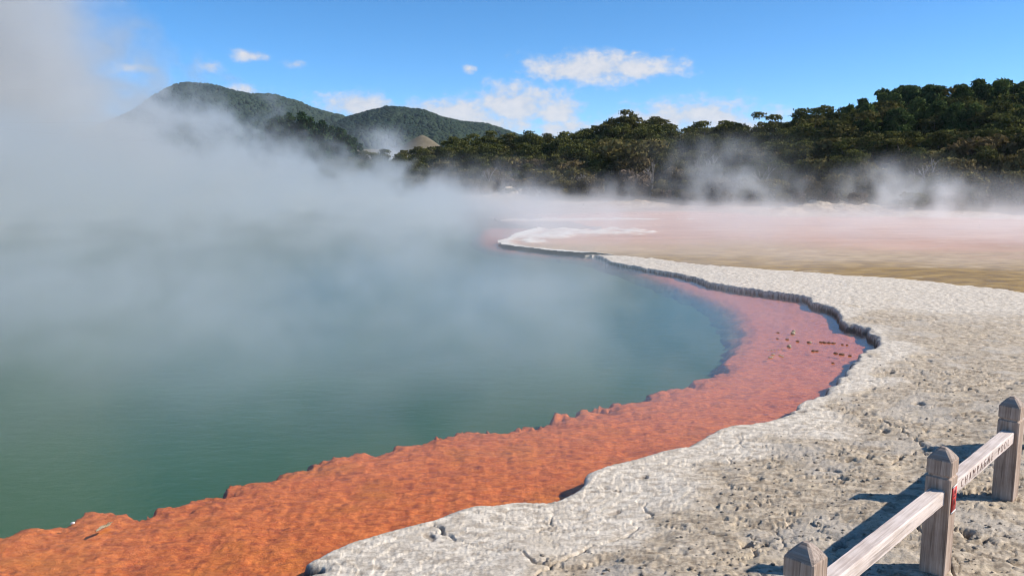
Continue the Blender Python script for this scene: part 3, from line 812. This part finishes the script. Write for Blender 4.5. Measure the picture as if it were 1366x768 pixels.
def plant(kind, pro, x, y, z, h, w, label, cat, group):
    o = empty(kind, (x, y, z), random.uniform(0, 6.28), (w, w, h))
    o.rotation_euler.x = random.uniform(-.05, .05); o.rotation_euler.y = random.uniform(-.05, .05)
    tag(o, label, cat, group)
    a, b = ('stem', 'foliage') if 'shrub' in kind else ('trunk', 'crown')
    link(a, pro[0], None, o); link(b, pro[1], None, o)
    return o
# rows of bush climb from the far shore to the crest
def row(setback, frac, step, jx, kinds, px_lo=440, px_hi=1440, hmin=1.4, hmax=11, wk=1.0):
    line = smooth_line(FAR_SHORE, 10)
    acc = 0.0; nxt = random.uniform(0, step)
    for a, b in zip(line[:-1], line[1:]):
        e = b-a; L = np.linalg.norm(e); n = np.array((e[1], -e[0]))/L     # to the land side
        while nxt < acc+L:
            t = (nxt-acc)/L; nxt += step*random.uniform(.7, 1.3)
            p = a+e*t+n*(setback+random.uniform(-jx, jx))
            x, y = p
            if y < 20: continue
            px = IMW/2+FPX*x/y
            if not (px_lo < px < px_hi): continue
            z, s_ = (float(q[0]) for q in hill_z(np.array([x]), np.array([y])))
            if s_ < 1.6: continue
            base_y = HORIZON+CAM_Z/y*FPX
            sil = float(np.interp(px, sil_x, sil_y))
            ty = base_y+(sil-base_y)*min(1.0, frac*random.uniform(.90, 1.06)) if frac < 0.95 else sil+random.uniform(-3, 6)
            h = (HORIZON-ty)/FPX*y+CAM_Z-z
            h = max(hmin, min(hmax, h))
            k = random.choices([q[0] for q in kinds], [q[1] for q in kinds])[0]
            if k == 'ridge': k = 'pine' if px > 1120 else 'kanuka'
            where, wg = (('low on the slope just behind the shore shrubs', 'low on the slope') if setback < 17 else
                         ('halfway up the slope behind the coloured flats', 'halfway up the slope') if setback < 30 else
                         ('on the crest against the sky', 'on the crest'))
            if k == 'kanuka':
                w = h*random.uniform(.95, 1.25)*wk
                plant('kanuka_tree', random.choice(KAN), x, y, z-.05, h, w, 'olive flat-topped bush tree '+where, 'tree', 'flat-topped bush trees '+wg)
            elif k == 'pine':
                w = h*random.uniform(.95, 1.2)*wk
                plant('pine_tree', random.choice(PIN), x, y, z-.05, h, w, 'ragged dark green pine '+where, 'tree', 'ragged pines '+wg)
            elif k == 'grey':
                w = h*random.uniform(.9, 1.3)
                e_ = ('at the water edge' if setback < 4 else 'in the second row of shrubs')
                plant('bare_shrub', random.choice(GRY), x, y, z-.05, h, w, 'greyish bare twiggy shrub on the far shore '+e_, 'shrub', 'bare twiggy shrubs '+e_)
            else:
                w = h*random.uniform(.95, 1.35)
                e_ = ('at the water edge' if setback < 4 else 'in the second row of shrubs' if setback < 8 else 'among the lowest bush trees')
                plant('scrub_shrub', random.choice(SHR), x, y, z-.05, h, w, 'olive brown rounded shrub on the far shore '+e_, 'shrub', 'rounded shrubs '+e_)
        acc += L
row(2.6, .20, 2.2, .9, [('grey', .55), ('shrub', .45)], hmin=1.0, hmax=2.6)
row(5.5, .36, 2.4, 1.0, [('shrub', .75), ('grey', .25)], hmin=1.6, hmax=3.8)
row(9.5, .52, 2.3, 1.3, [('shrub', .6), ('kanuka', .4)], hmin=2.2, hmax=4.8)
row(14.5, .68, 2.5, 1.6, [('kanuka', .75), ('shrub', .25)], hmin=2.8, hmax=6)
row(20.5, .82, 2.7, 1.8, [('kanuka', .8), ('ridge', .2)], hmin=3.5, hmax=7.5)
row(27, .93, 2.6, 1.8, [('kanuka', .4), ('ridge', .6)], hmin=4, hmax=9)
row(34, 1.0, 2.0, 1.8, [('ridge', 1.0)], hmin=4.5, hmax=11)
def along_sight(px, setback):
    """the point on the hillside in the direction of px that lies so far behind the shore line"""
    ys_ = np.linspace(40, 170, 261); xs_ = (px-IMW/2)/FPX*ys_
    s_ = hill_z(xs_, ys_)[1]; k = int(np.argmax(s_ > setback)); return xs_[k], ys_[k]
for frac, setback, step in ((1.0, 31, 27), (.86, 22, 29), (.70, 14, 33)):
    px = 486.0
    while px < 1400:
        x, y = along_sight(px, setback+random.uniform(-1.5, 1.5))
        z = float(hill_z(np.array([x]), np.array([y]))[0][0]); base_y = HORIZON+CAM_Z/y*FPX
        sil = float(np.interp(px, sil_x, sil_y)); ty = base_y+(sil-base_y)*frac+random.uniform(-5, 9)
        h = max(3.0, min(10, (HORIZON-ty)/FPX*y+CAM_Z-z)); w = h*random.uniform(.9, 1.2)
        where, wg = (('on the crest against the sky', 'on the crest') if frac == 1.0 else ('halfway up the slope behind the coloured flats', 'halfway up the slope') if setback > 17 else ('low on the slope just behind the shore shrubs', 'low on the slope'))
        if px > 1120 and random.random() < .7 and setback > 20:
            plant('pine_tree', random.choice(PIN), x, y, z-.05, h, w, 'ragged dark green pine '+where, 'tree', 'ragged pines '+wg)
        else:
            plant('kanuka_tree', random.choice(KAN), x, y, z-.05, h, w, 'olive flat-topped bush tree '+where, 'tree', 'flat-topped bush trees '+wg)
        px += step*random.uniform(.75, 1.25)
def proto_dead(i):
    r_ = random.Random(500+i); paths = []
    def grow(p, d, L, r, lev):
        q = p+d*L; paths.append(([tuple(p), tuple(p+d*L*.5+Vector((r_.uniform(-.02, .02), r_.uniform(-.02, .02), 0))*L), tuple(q)], [r, r*.8, r*.55]))
        if lev < 3:
            for k in range(r_.randint(3, 4)):
                nd = (d+Vector((r_.uniform(-.8, .8), r_.uniform(-.8, .8), r_.uniform(-.1, .5)))).normalized()
                grow(p+d*L*r_.uniform(.6, 1.0), nd, L*r_.uniform(.5, .72), r*.55, lev+1)
    grow(Vector((0, 0, -.05)), Vector((r_.uniform(-.1, .1), r_.uniform(-.1, .1), 1)).normalized(), .42, .022, 0)
    return paths
def dead_mesh(name, paths):
    vs, fs = [], []
    for pts, rad in paths: tube(vs, fs, pts, rad, 4)
    me = np_mesh(name, vs, fs); me.materials.append(DEADWOOD); return me
DEADWOOD = mat_soil('bleached_dead_wood', (0.22, 0.19, 0.165), (0.42, 0.38, 0.34), 3)
DEAD = [(lambda q: (dead_mesh('dead_trunk', q[:1]), dead_mesh('dead_branches', q[1:])))(proto_dead(i)) for i in range(3)]
for k, (px, sb, h) in enumerate([(870, 8.5, 5.0), (655, 8, 4.2), (1240, 7, 4.5), (1290, 12, 5.5), (775, 5, 3.2), (1010, 7, 4.2), (1130, 12, 5.0), (940, 14, 5.4)]):
    best = None
    for a in smooth_line(FAR_SHORE, 10):
        q = IMW/2+FPX*a[0]/a[1]
        if best is None or abs(q-px) < best[0]: best = (abs(q-px), a)
    d_ = best[1]/np.linalg.norm(best[1]); p = best[1]+d_*sb
    z = float(hill_z(np.array([p[0]]), np.array([p[1]]))[0][0])
    o = empty('dead_tree', (p[0], p[1], z-.05), random.uniform(0, 6.28), (h, h, h))
    tag(o, 'leafless grey dead tree standing among the bush above the far shore', 'tree', 'dead trees in the bush')
    link('trunk', DEAD[k % 3][0], None, o); link('branches', DEAD[k % 3][1], None, o)
# conifers left of the bare hill, half lost in the steam
for i in range(46):
    px = random.uniform(362, 480); yy = random.uniform(165, 210)
    top = np.interp(px, [360, 385, 400, 430, 450, 478], [160, 150, 150, 160, 168, 192])+random.uniform(0, 9)
    p = at_y(px, top, yy); h = max(9.0, min(17, p[2]+1.0))
    plant('conifer', random.choice(DRK), p[0], yy, p[2]-h, h, h*random.uniform(.85, 1.1), 'tall dark conifer in the dense stand behind the steam', 'tree', 'dark conifers behind the steam')
# low scrub trees behind the steam on the left
for i in range(46):
    px = random.uniform(120, 500); yy = random.uniform(118, 150)
    x = (px-IMW/2)/FPX*yy; z = float(hill_z(np.array([x]), np.array([yy]))[0][0])
    h = random.uniform(2.6, 4.6)
    plant('kanuka_tree', random.choice(KAN), x, yy, z-.1, h, h*random.uniform(1, 1.3), 'hazy bush tree showing through the steam below the mountain', 'tree', 'bush trees behind the steam')

# ------------------------------------------------------------------ the fence
def mat_wood(name, c0, c1, axis):
    m, nt, out, tc = new_mat(name)
    P = tc.outputs['Object']
    sc = [1, 1, 1]; sc[axis] = 0.035
    g1 = noise(nt, mapping(nt, P, tuple(sc)), 85, 4, 0.65, 0.3); g2 = noise(nt, P, 6, 4, 0.6)
    g3 = noise(nt, mapping(nt, P, tuple(sc), loc=(3, 1, 2)), 34, 3, 0.6, 0.6)
    c = mixc(nt, (g1*0.65+g2*0.35).ramp(0.34, 0.66), c0, c1)
    c = mixc(nt, g3.ramp(0.56, 0.68)*0.7, c, tuple(v*0.45 for v in c0))
    principled(nt, out, c, 0.85, bump(nt, g1*0.7+g3*0.5, 0.5, 0.006), 0.25); return m
POSTW = mat_wood('weathered_post_wood', (0.24, 0.165, 0.122), (0.47, 0.36, 0.29), 2)
RAILW = mat_wood('weathered_sunlit_rail_wood', (0.46, 0.37, 0.32), (0.68, 0.58, 0.53), 1)  # weathered post wood in a paler copy, with sunlight put into the colour
CAPW = mat_wood('weathered_end_grain', (0.22, 0.165, 0.135), (0.40, 0.32, 0.27), 0)
def paint(name, c, rough=0.5):
    m, nt, out, tc = new_mat(name)
    n = noise(nt, tc.outputs['Object'], 40, 4, 0.6)
    principled(nt, out, mixc(nt, n.ramp(0.45, 0.75)*0.5, c, tuple(v*0.6 for v in c)), rough, None, 0.4); return m
RED = paint('red_plate_paint', (0.50, 0.035, 0.03)); WHITE = paint('white_plate_paint', (0.62, 0.60, 0.57)); DARK = paint('carved_letter_stain', (0.21, 0.125, 0.105), 0.9); BLK = paint('dark_print', (0.03, 0.012, 0.012))
yaw = math.atan2(-fdir[0], fdir[1])            # local +Y runs along the fence
PH, HW = 0.72, 0.066
def ring(hw, z, ch=0.007):
    a = hw-ch
    return [(hw, -a, z), (hw, a, z), (a, hw, z), (-a, hw, z), (-hw, a, z), (-hw, -a, z), (-a, -hw, z), (a, -hw, z)]
def loft(rings, cap=True):
    vs = [p for r in rings for p in r]; fs = []; n = len(rings[0])
    for i in range(len(rings)-1):
        for k in range(n): fs.append((i*n+k, i*n+(k+1) % n, (i+1)*n+(k+1) % n, (i+1)*n+k))
    me = bpy.data.meshes.new('loft'); 
    if cap: fs += [tuple(range(n))[::-1], tuple((len(rings)-1)*n+k for k in range(n))]
    me.from_pydata(vs, [], fs); me.update(); return me
fence = empty('fence', (FB2[0], FB2[1], GROUND_FENCE), 0)
tag(fence, 'low weathered wooden post and rail fence on the sinter terrace', 'fence')
post_me = loft([ring(HW, -0.25), ring(HW, 0.0), ring(HW, 0.553), ring(HW-.009, 0.560), ring(HW-.009, 0.568), ring(HW, 0.575), ring(HW, 0.655), ring(HW-.003, 0.660)])
post_me.materials.append(POSTW)
cap_me = loft([ring(HW-.003, 0.6605, .008), ring(HW-.012, 0.676, .010), ring(HW-.034, 0.703, .011), ring(0.012, 0.719, .004)])
cap_me.materials.append(CAPW)
def fence_local(p): return (p[0]-FB2[0], p[1]-FB2[1], 0.0)
post_objs = []
for k, b in enumerate((FB1, FB2, FB3, FB4)):
    zz = float(terrace(np.array([b[0]]), np.array([b[1]]))[0][0])-GROUND_FENCE
    o = link('post', post_me, None, fence); lx = fence_local(b)
    o.location = (lx[0], lx[1], 0.0); o.rotation_euler = (0, 0, yaw+(-.03, .02, -.015, .0)[k])
    c = link('post_cap', cap_me, None, o)
    post_objs.append(o)
def rail(a, b, z0=0.405, z1=0.488, hw=0.040):
    a = np.array(a); b = np.array(b); L = np.linalg.norm((b-a)[:2]); ch = 0.006
    y0, y1 = HW-0.012, L-HW+0.012
    prof = [(-hw, z0+ch), (-hw+ch, z0), (hw-ch, z0), (hw, z0+ch), (hw, z1-ch), (hw-ch, z1), (-hw+ch, z1), (-hw, z1-ch)]
    seg = 24; rings = []
    for i in range(seg+1):
        y = y0+(y1-y0)*i/seg
        rings.append([(x+random.uniform(-.0008, .0008), y, z+random.uniform(-.0012, .0012)) for x, z in prof])
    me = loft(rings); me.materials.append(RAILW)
    o = link('rail', me, None, fence); l = fence_local(a)
    o.location = (l[0], l[1], 0); o.rotation_euler = (0, 0, math.atan2(-(b-a)[0], (b-a)[1]))
    return o, L, hw, z0, z1
rail(FB1, FB2)
r2, L2, rhw, rz0, rz1 = rail(FB2, FB3)
rail(FB3, FB4)
# carved name on the second rail, letter by letter
run = L2-2*HW-0.26
NAME = 'CHAMPAGNE POOL'
for k, chr_ in enumerate(NAME):
    if chr_ == ' ': continue
    cu = bpy.data.curves.new('carved_letter', 'FONT'); cu.body = chr_; cu.size = 0.070; cu.extrude = 0.0008; cu.offset = -0.0012
    cu.align_x = 'CENTER'; cu.align_y = 'CENTER'
    to = bpy.data.objects.new('letter_curve', cu); C.objects.link(to)
    bpy.context.view_layer.update()
    tme = bpy.data.meshes.new_from_object(to.evaluated_get(bpy.context.evaluated_depsgraph_get()))
    bpy.data.objects.remove(to); bpy.data.curves.remove(cu)
    tme.materials.append(DARK)
    lt = link('carved_letter', tme, None, r2)
    lt.location = (rhw+0.0014, L2/2+0.02+(k-(len(NAME)-1)/2)*run/len(NAME), (rz0+rz1)/2); lt.rotation_euler = (math.pi/2, 0, math.pi/2)
# small red plate on the second post
pl = link('sign_plate', box_mesh('sign_plate', HW+.0015, HW+.006, -.036, .036, .365, .505), RED, post_objs[1])
pl['label'] = 'small red plate with white edge'
link('plate_edge', box_mesh('plate_edge', HW+.002, HW+.0075, -.039, .039, .355, .3645), WHITE, pl)
link('plate_edge', box_mesh('plate_edge', HW+.002, HW+.0075, -.039, .039, .5055, .513), WHITE, pl)
for i, (y0, y1, z0, z1) in enumerate([(-.018, -.008, .40, .435), (.006, .016, .40, .435), (-.018, .016, .448, .456), (-.018, -.008, .464, .488), (.006, .016, .464, .488)]):
    link('printed_mark', box_mesh('printed_mark', HW+.0062, HW+.0072, y0, y1, z0, z1), BLK, pl)

# ------------------------------------------------------------------ stones and small things in the shallows
STONE = mat_soil('wet_brown_stone', (0.14, 0.065, 0.04), (0.28, 0.15, 0.09), 14)
PALE = mat_soil('pale_yellow_crust', (0.42, 0.33, 0.19), (0.66, 0.58, 0.42), 14)
def rock(name, px, py, r, mat, label, cat, group, flat=0.6, seed=0):
    r = r*0.60
    p = on_z(px, py, 0.0)
    rr = np.random.default_rng(seed)
    v = ICO_V.copy(); f = ICO_F
    # one subdivision
    cache = {}; vl = [tuple(q) for q in v]; nf = []
    def mid(a, b):
        k = (min(a, b), max(a, b))
        if k not in cache:
            m_ = (np.array(vl[a])+np.array(vl[b]))/2; vl.append(tuple(m_/np.linalg.norm(m_))); cache[k] = len(vl)-1
        return cache[k]
    for a, b, c in f:
        x, y, z = mid(a, b), mid(b, c), mid(c, a)
        nf += [(a, x, z), (b, y, x), (c, z, y), (x, y, z)]
    v = np.array(vl); v = v*rr.uniform(.72, 1.2, (len(v), 1))*np.array([1.25, .9, flat])*r
    o = link(name, np_mesh(name, v, nf), mat); o.location = (p[0], p[1], 0.008); o.rotation_euler = (0, 0, rr.uniform(-.5, .5))
    return tag(o, label, cat, group)
for i, (px, py, r) in enumerate([(1038, 444, .035), (1037, 452, .03), (1050, 453, .04), (1064, 455.5, .04), (1079, 457, .05), (1095, 457, .04), (1100, 457.3, .045), (1106, 457.6, .045), (1112, 458, .045), (1124, 460, .035), (1130, 460.5, .035),
                                 (1085, 468.5, .05), (1090, 468.6, .035), (1115, 471.5, .045), (1123, 473, .05), (1134, 475, .04), (1111, 484.5, .03)]):
    rock('stone', px, py, r, STONE, 'small brown stone breaking the surface of the red shallows', 'stone', 'stones in the red shallows', .55, 700+i)
for i, (px, py, r) in enumerate([(1058, 445, .055), (1059, 442, .04), (1053, 462.5, .05), (1081, 457.4, .03)]):
    rock('crust_lump', px, py, r, PALE, 'pale yellowish lump of crust standing in the red shallows', 'stone', 'pale lumps in the red shallows', .9, 730+i)
for i in range(9):
    rock('sinter_scrap', 1020+random.uniform(0, 26), 475+random.uniform(-1.8, 3.5), random.uniform(.018, .04), PALE, 'cream scrap of crust in the small floating cluster', 'sinter', 'cream crust cluster in the red shallows', .4, 750+i)
for i in range(5):
    rock('sinter_scrap', 1025+i*4.5, 468-i*.6, .018, PALE, 'tiny cream bead in the row above the crust cluster', 'sinter', 'row of cream beads in the red shallows', .6, 770+i)
# a pale twig lying on the orange shelf
a = on_z(128, 708, 0.012); b = on_z(148, 698, 0.02)
vs_, fs_ = [], []
mid_ = (a+b)/2
tube(vs_, fs_, [tuple(a-mid_), tuple((a-mid_)*.4+np.array((0, .01, .006))), tuple((b-mid_)*.5), tuple(b-mid_)], [.006, .012, .010, .004], 6)
tw = link('twig', np_mesh('twig', vs_, fs_), PALE); tw.location = mid_; tag(tw, 'pale broken twig lying at the rim of the orange shelf', 'twig')
link('side_twig', (lambda v, f: (tube(v, f, [(0, 0, 0), (.02, .03, .02), (.05, .035, .025)], [.006, .005, .002], 5), np_mesh('side_twig', v, f))[1])([], []), PALE, tw)
rock('white_pebble', 97, 698.5, .022, WHITE, 'white pebble at the outer rim of the orange shelf', 'pebble', None, .7, 790)
# loose gravel and crumbs on the crust
def crumbs():
    n = 2600
    px = rng.uniform(395, 1366, n); py = rng.uniform(470, 768, n)
    pts = np.array([on_z(a, b, 0.26)[:2] for a, b in zip(px, py)])
    z, sd, dp, off, rough, sand, hole, patch = terrace(pts[:, 0], pts[:, 1])
    ok = (sd > 0.25) & (rough*0.8+patch*0.4 > rng.uniform(0.2, 1.0, n))
    pts, z = pts[ok], z[ok]; k = len(z)
    r = 0.004+0.013*rng.uniform(0, 1, k)**3.0
    vv = ICO_V[None]*rng.uniform(.6, 1.25, (k, 12, 1))*r[:, None, None]*np.array([1.2, 1, .7])+np.stack([pts[:, 0], pts[:, 1], z+r*.25], -1)[:, None]
    me = np_mesh('crust_crumbs', vv.reshape(-1, 3), (ICO_F[None]+12*np.arange(k)[:, None, None]).reshape(-1, 3))
    return stuff(link('crust_crumbs', me, mat_soil('crust_crumb_stone', (0.26, 0.21, 0.165), (0.52, 0.46, 0.39), 20)), 'loose crumbs of broken crust scattered over the terrace', 'gravel')
crumbs()

# ------------------------------------------------------------------ steam
def steam_mat(name, col=(1, 1, 1), g=0.0):
    m, nt, out, tc = new_mat(name)
    pv = nt.nodes.new('ShaderNodeVolumePrincipled')
    pv.inputs['Color'].default_value = (*col, 1); pv.inputs['Anisotropy'].default_value = g
    pv.inputs['Density'].default_value = 1.0
    nt.links.new(pv.outputs[0], out.inputs['Volume']); return m
def vmap(nt, vec, scale=(1, 1, 1), loc=(0, 0, 0)):
    a = nt.nodes.new('ShaderNodeVectorMath'); a.operation = 'MULTIPLY_ADD'
    nt.links.new(vec, a.inputs[0]); a.inputs[1].default_value = scale; a.inputs[2].default_value = loc
    return a.outputs[0]
def steam(name, lo, hi, voxel, mat, density_fn, label):
    """a body of steam whose density is worked out on a grid of small cells"""
    ng = bpy.data.node_groups.new(name, 'GeometryNodeTree')
    ng.interface.new_socket('Geometry', in_out='INPUT', socket_type='NodeSocketGeometry')
    ng.interface.new_socket('Geometry', in_out='OUTPUT', socket_type='NodeSocketGeometry')
    go = ng.nodes.new('NodeGroupOutput')
    vc = ng.nodes.new('GeometryNodeVolumeCube')
    vc.inputs['Min'].default_value = lo; vc.inputs['Max'].default_value = hi
    for ax, i in (('X', 0), ('Y', 1), ('Z', 2)): vc.inputs['Resolution '+ax].default_value = max(4, int((hi[i]-lo[i])/voxel))
    pos = ng.nodes.new('GeometryNodeInputPosition')
    sp = ng.nodes.new('ShaderNodeSeparateXYZ'); ng.links.new(pos.outputs[0], sp.inputs[0])
    x, y, z = (S(ng, sp.outputs[i]) for i in range(3))
    d = density_fn(ng, pos.outputs[0], x, y, z)
    ng.links.new(d.k, vc.inputs['Density'])
    sm = ng.nodes.new('GeometryNodeSetMaterial'); sm.inputs['Material'].default_value = mat
    ng.links.new(vc.outputs[0], sm.inputs[0]); ng.links.new(sm.outputs[0], go.inputs[0])
    vd = bpy.data.volumes.new(name); vd.materials.append(mat)
    o = bpy.data.objects.new(name, vd); C.objects.link(o)
    md = o.modifiers.new('steam', 'NODES'); md.node_group = ng
    stuff(o, label, 'steam'); return o
STEAM = steam_mat('steam_droplets', (0.975, 0.985, 1.0), 0.45)
def pool_steam(nt, P, x, y, z):
    n1 = noise(nt, vmap(nt, P, (1.0, 0.40, 1.1)), 0.17, 3, 0.5, 1.4)
    n2 = noise(nt, vmap(nt, P, (1, 0.40, 0.85), loc=(9, 4, 2)), 0.50, 4, 0.62, 1.2)
    left = (x*-1.0-1.0).max(0.0)
    top = 1.5+left*0.09+left*left*0.006+(n1-0.5)*(left*0.95+6.0)+(n2-0.5)*(left*0.40+4.5)
    zr = z/top.max(0.3)
    fall = (1.0-zr).ramp(-0.05, 0.60)
    side = x.ramp(12.0, -6.0)*0.85+x.ramp(-6, -30)*0.35
    fwd = y.ramp(7.0, 26.0)
    clump = (n1*0.55+n2*0.45).ramp(0.44, 0.60, 0.07, 2.2)
    # tall drifting column on the left
    cx = x+34.0+(n1-0.5)*16.0+(n2-0.5)*6.0+z*0.12; cyy = y-46.0
    rad = z*0.15+11.0
    colm = (1.0-(cx*cx+cyy*cyy*0.5)/(rad*rad)).ramp(0.0, 0.9)*(n2*0.5+n1*0.5).ramp(0.38, 0.60, 0.25, 1.6)*z.ramp(0.5, 6.0, 0.12, 1.0)
    return (fall*side*fwd*clump*0.074+colm*0.19).max(0.0)
steam('pool_steam', (-78, 7.0, 0.05), (13, 92, 26), 0.38, STEAM, pool_steam, 'thick grey white steam drifting over the hot pool')
def near_veil(nt, P, x, y, z):
    n1 = noise(nt, vmap(nt, P, (1.0, 0.8, 1.4)), 0.55, 3, 0.55, 1.5)
    n2 = noise(nt, vmap(nt, P, (1.0, 0.8, 1.0), loc=(4, 1, 6)), 0.16, 2, 0.5, 0.8)
    h = 0.55+n2*1.6+(n1-0.5)*1.8
    fall = (1.0-z/h.max(0.15)).ramp(0.0, 0.8)
    side = x.ramp(8.5, -4.0, 0.0, 1.0)
    fwd = y.ramp(4.8, 11.0)*y.ramp(24.0, 14.0)
    return (fall*side*fwd*(n1*0.6+n2*0.4).ramp(0.43, 0.60, 0.05, 1.9)*0.115).max(0.0)
steam('steam_veil', (-24, 4.8, 0.04), (9, 24, 2.9), 0.17, STEAM, near_veil, 'thin torn veils of steam sliding over the near green water')
PL = []
for px, y_, top, w, lean, k in [(945, 69, 6.4, 2.0, .22, .13), (985, 66, 4.0, 1.6, .1, .07), (1180, 55, 4.2, 1.1, -.12, .16), (1228, 54, 3.4, 1.0, .2, .20), (1205, 55, 3.0, 1.5, .2, .08), (1330, 50, 2.8, 2.0, .1, .10),
                                (830, 78, 3.4, 2.2, -.2, .06), (650, 86, 5.0, 2.2, .25, .07), (560, 90, 5.5, 2.5, .3, .07), (720, 84, 3.4, 2.0, .1, .04), (1030, 63, 3.5, 2.5, .1, .08)]:
    PL.append(((px-IMW/2)/FPX*y_, y_, top, w, lean, k))
def flats_mist(nt, P, x, y, z):
    n1 = noise(nt, vmap(nt, P, (1, .8, 1)), 0.18, 2, 0.5, 0.5)
    n2 = noise(nt, vmap(nt, P, (1, .8, .8), loc=(3, 8, 1)), 0.62, 3, 0.6, 0.5)
    h = 0.55+n1*1.5+(n2-0.5)*1.2
    fall = (1.0-z/h.max(0.25)).ramp(0.0, 0.8)
    fwd = (y+x*0.22).ramp(23.0, 36.0)
    d = fall*fwd*(n1*0.5+n2*0.5).ramp(0.36, 0.62, 0.25, 1.5)*0.060
    wx = x+(n2-0.5)*2.2+(n1-0.5)*1.6
    pl = None
    for x0, y0, top, w, lean, k in PL:
        q = wx-x0-z*lean; yy = y-y0
        v = (q*q/((z*0.18+1.0)*(z*0.18+1.0)*w*w)+yy*yy*0.05)*-1.0
        v = v.exp()*z.ramp(top*0.3, top*1.1, k, 0.0)
        pl = v if pl is None else pl+v
    return d+pl*n2.ramp(0.43, 0.60, 0.02, 1.9)
steam('flats_mist', (-9, 22, 0.14), (66, 92, 7.5), 0.35, STEAM, flats_mist, 'thin pale mist and wisps over the coloured flats')
def vent_steam(nt, P, x, y, z):
    c = at_y(517, 192, 300)
    n = noise(nt, P, 0.12, 3, 0.6, 0.5)
    q = x-c[0]+(n-0.5)*9-(z-c[2])*0.25*-1.0; yy = y-300.0
    return ((q*q/40.0+yy*yy/60.0)*-1.0).exp()*z.ramp(c[2]-4, c[2]+9, 0.16, 0.0)*n.ramp(0.35, 0.62)
c = at_y(517, 192, 300)
steam('vent_steam', (c[0]-18, 285, 6), (c[0]+18, 315, 27), 0.8, STEAM, vent_steam, 'small steam plume before the green hill beside the bare cone')

# ------------------------------------------------------------------ the air
m, nt, out, tc = new_mat('clear_day_haze')
pv = nt.nodes.new('ShaderNodeVolumePrincipled'); pv.inputs['Color'].default_value = (0.72, 0.86, 1.0, 1); pv.inputs['Density'].default_value = 0.00009; pv.inputs['Anisotropy'].default_value = 0.2
nt.links.new(pv.outputs[0], out.inputs['Volume'])
stuff(link('haze', box_mesh('haze', -2600, 2600, -150, 3000, -3, 262), m), 'thin blue summer haze over the whole valley', 'haze')
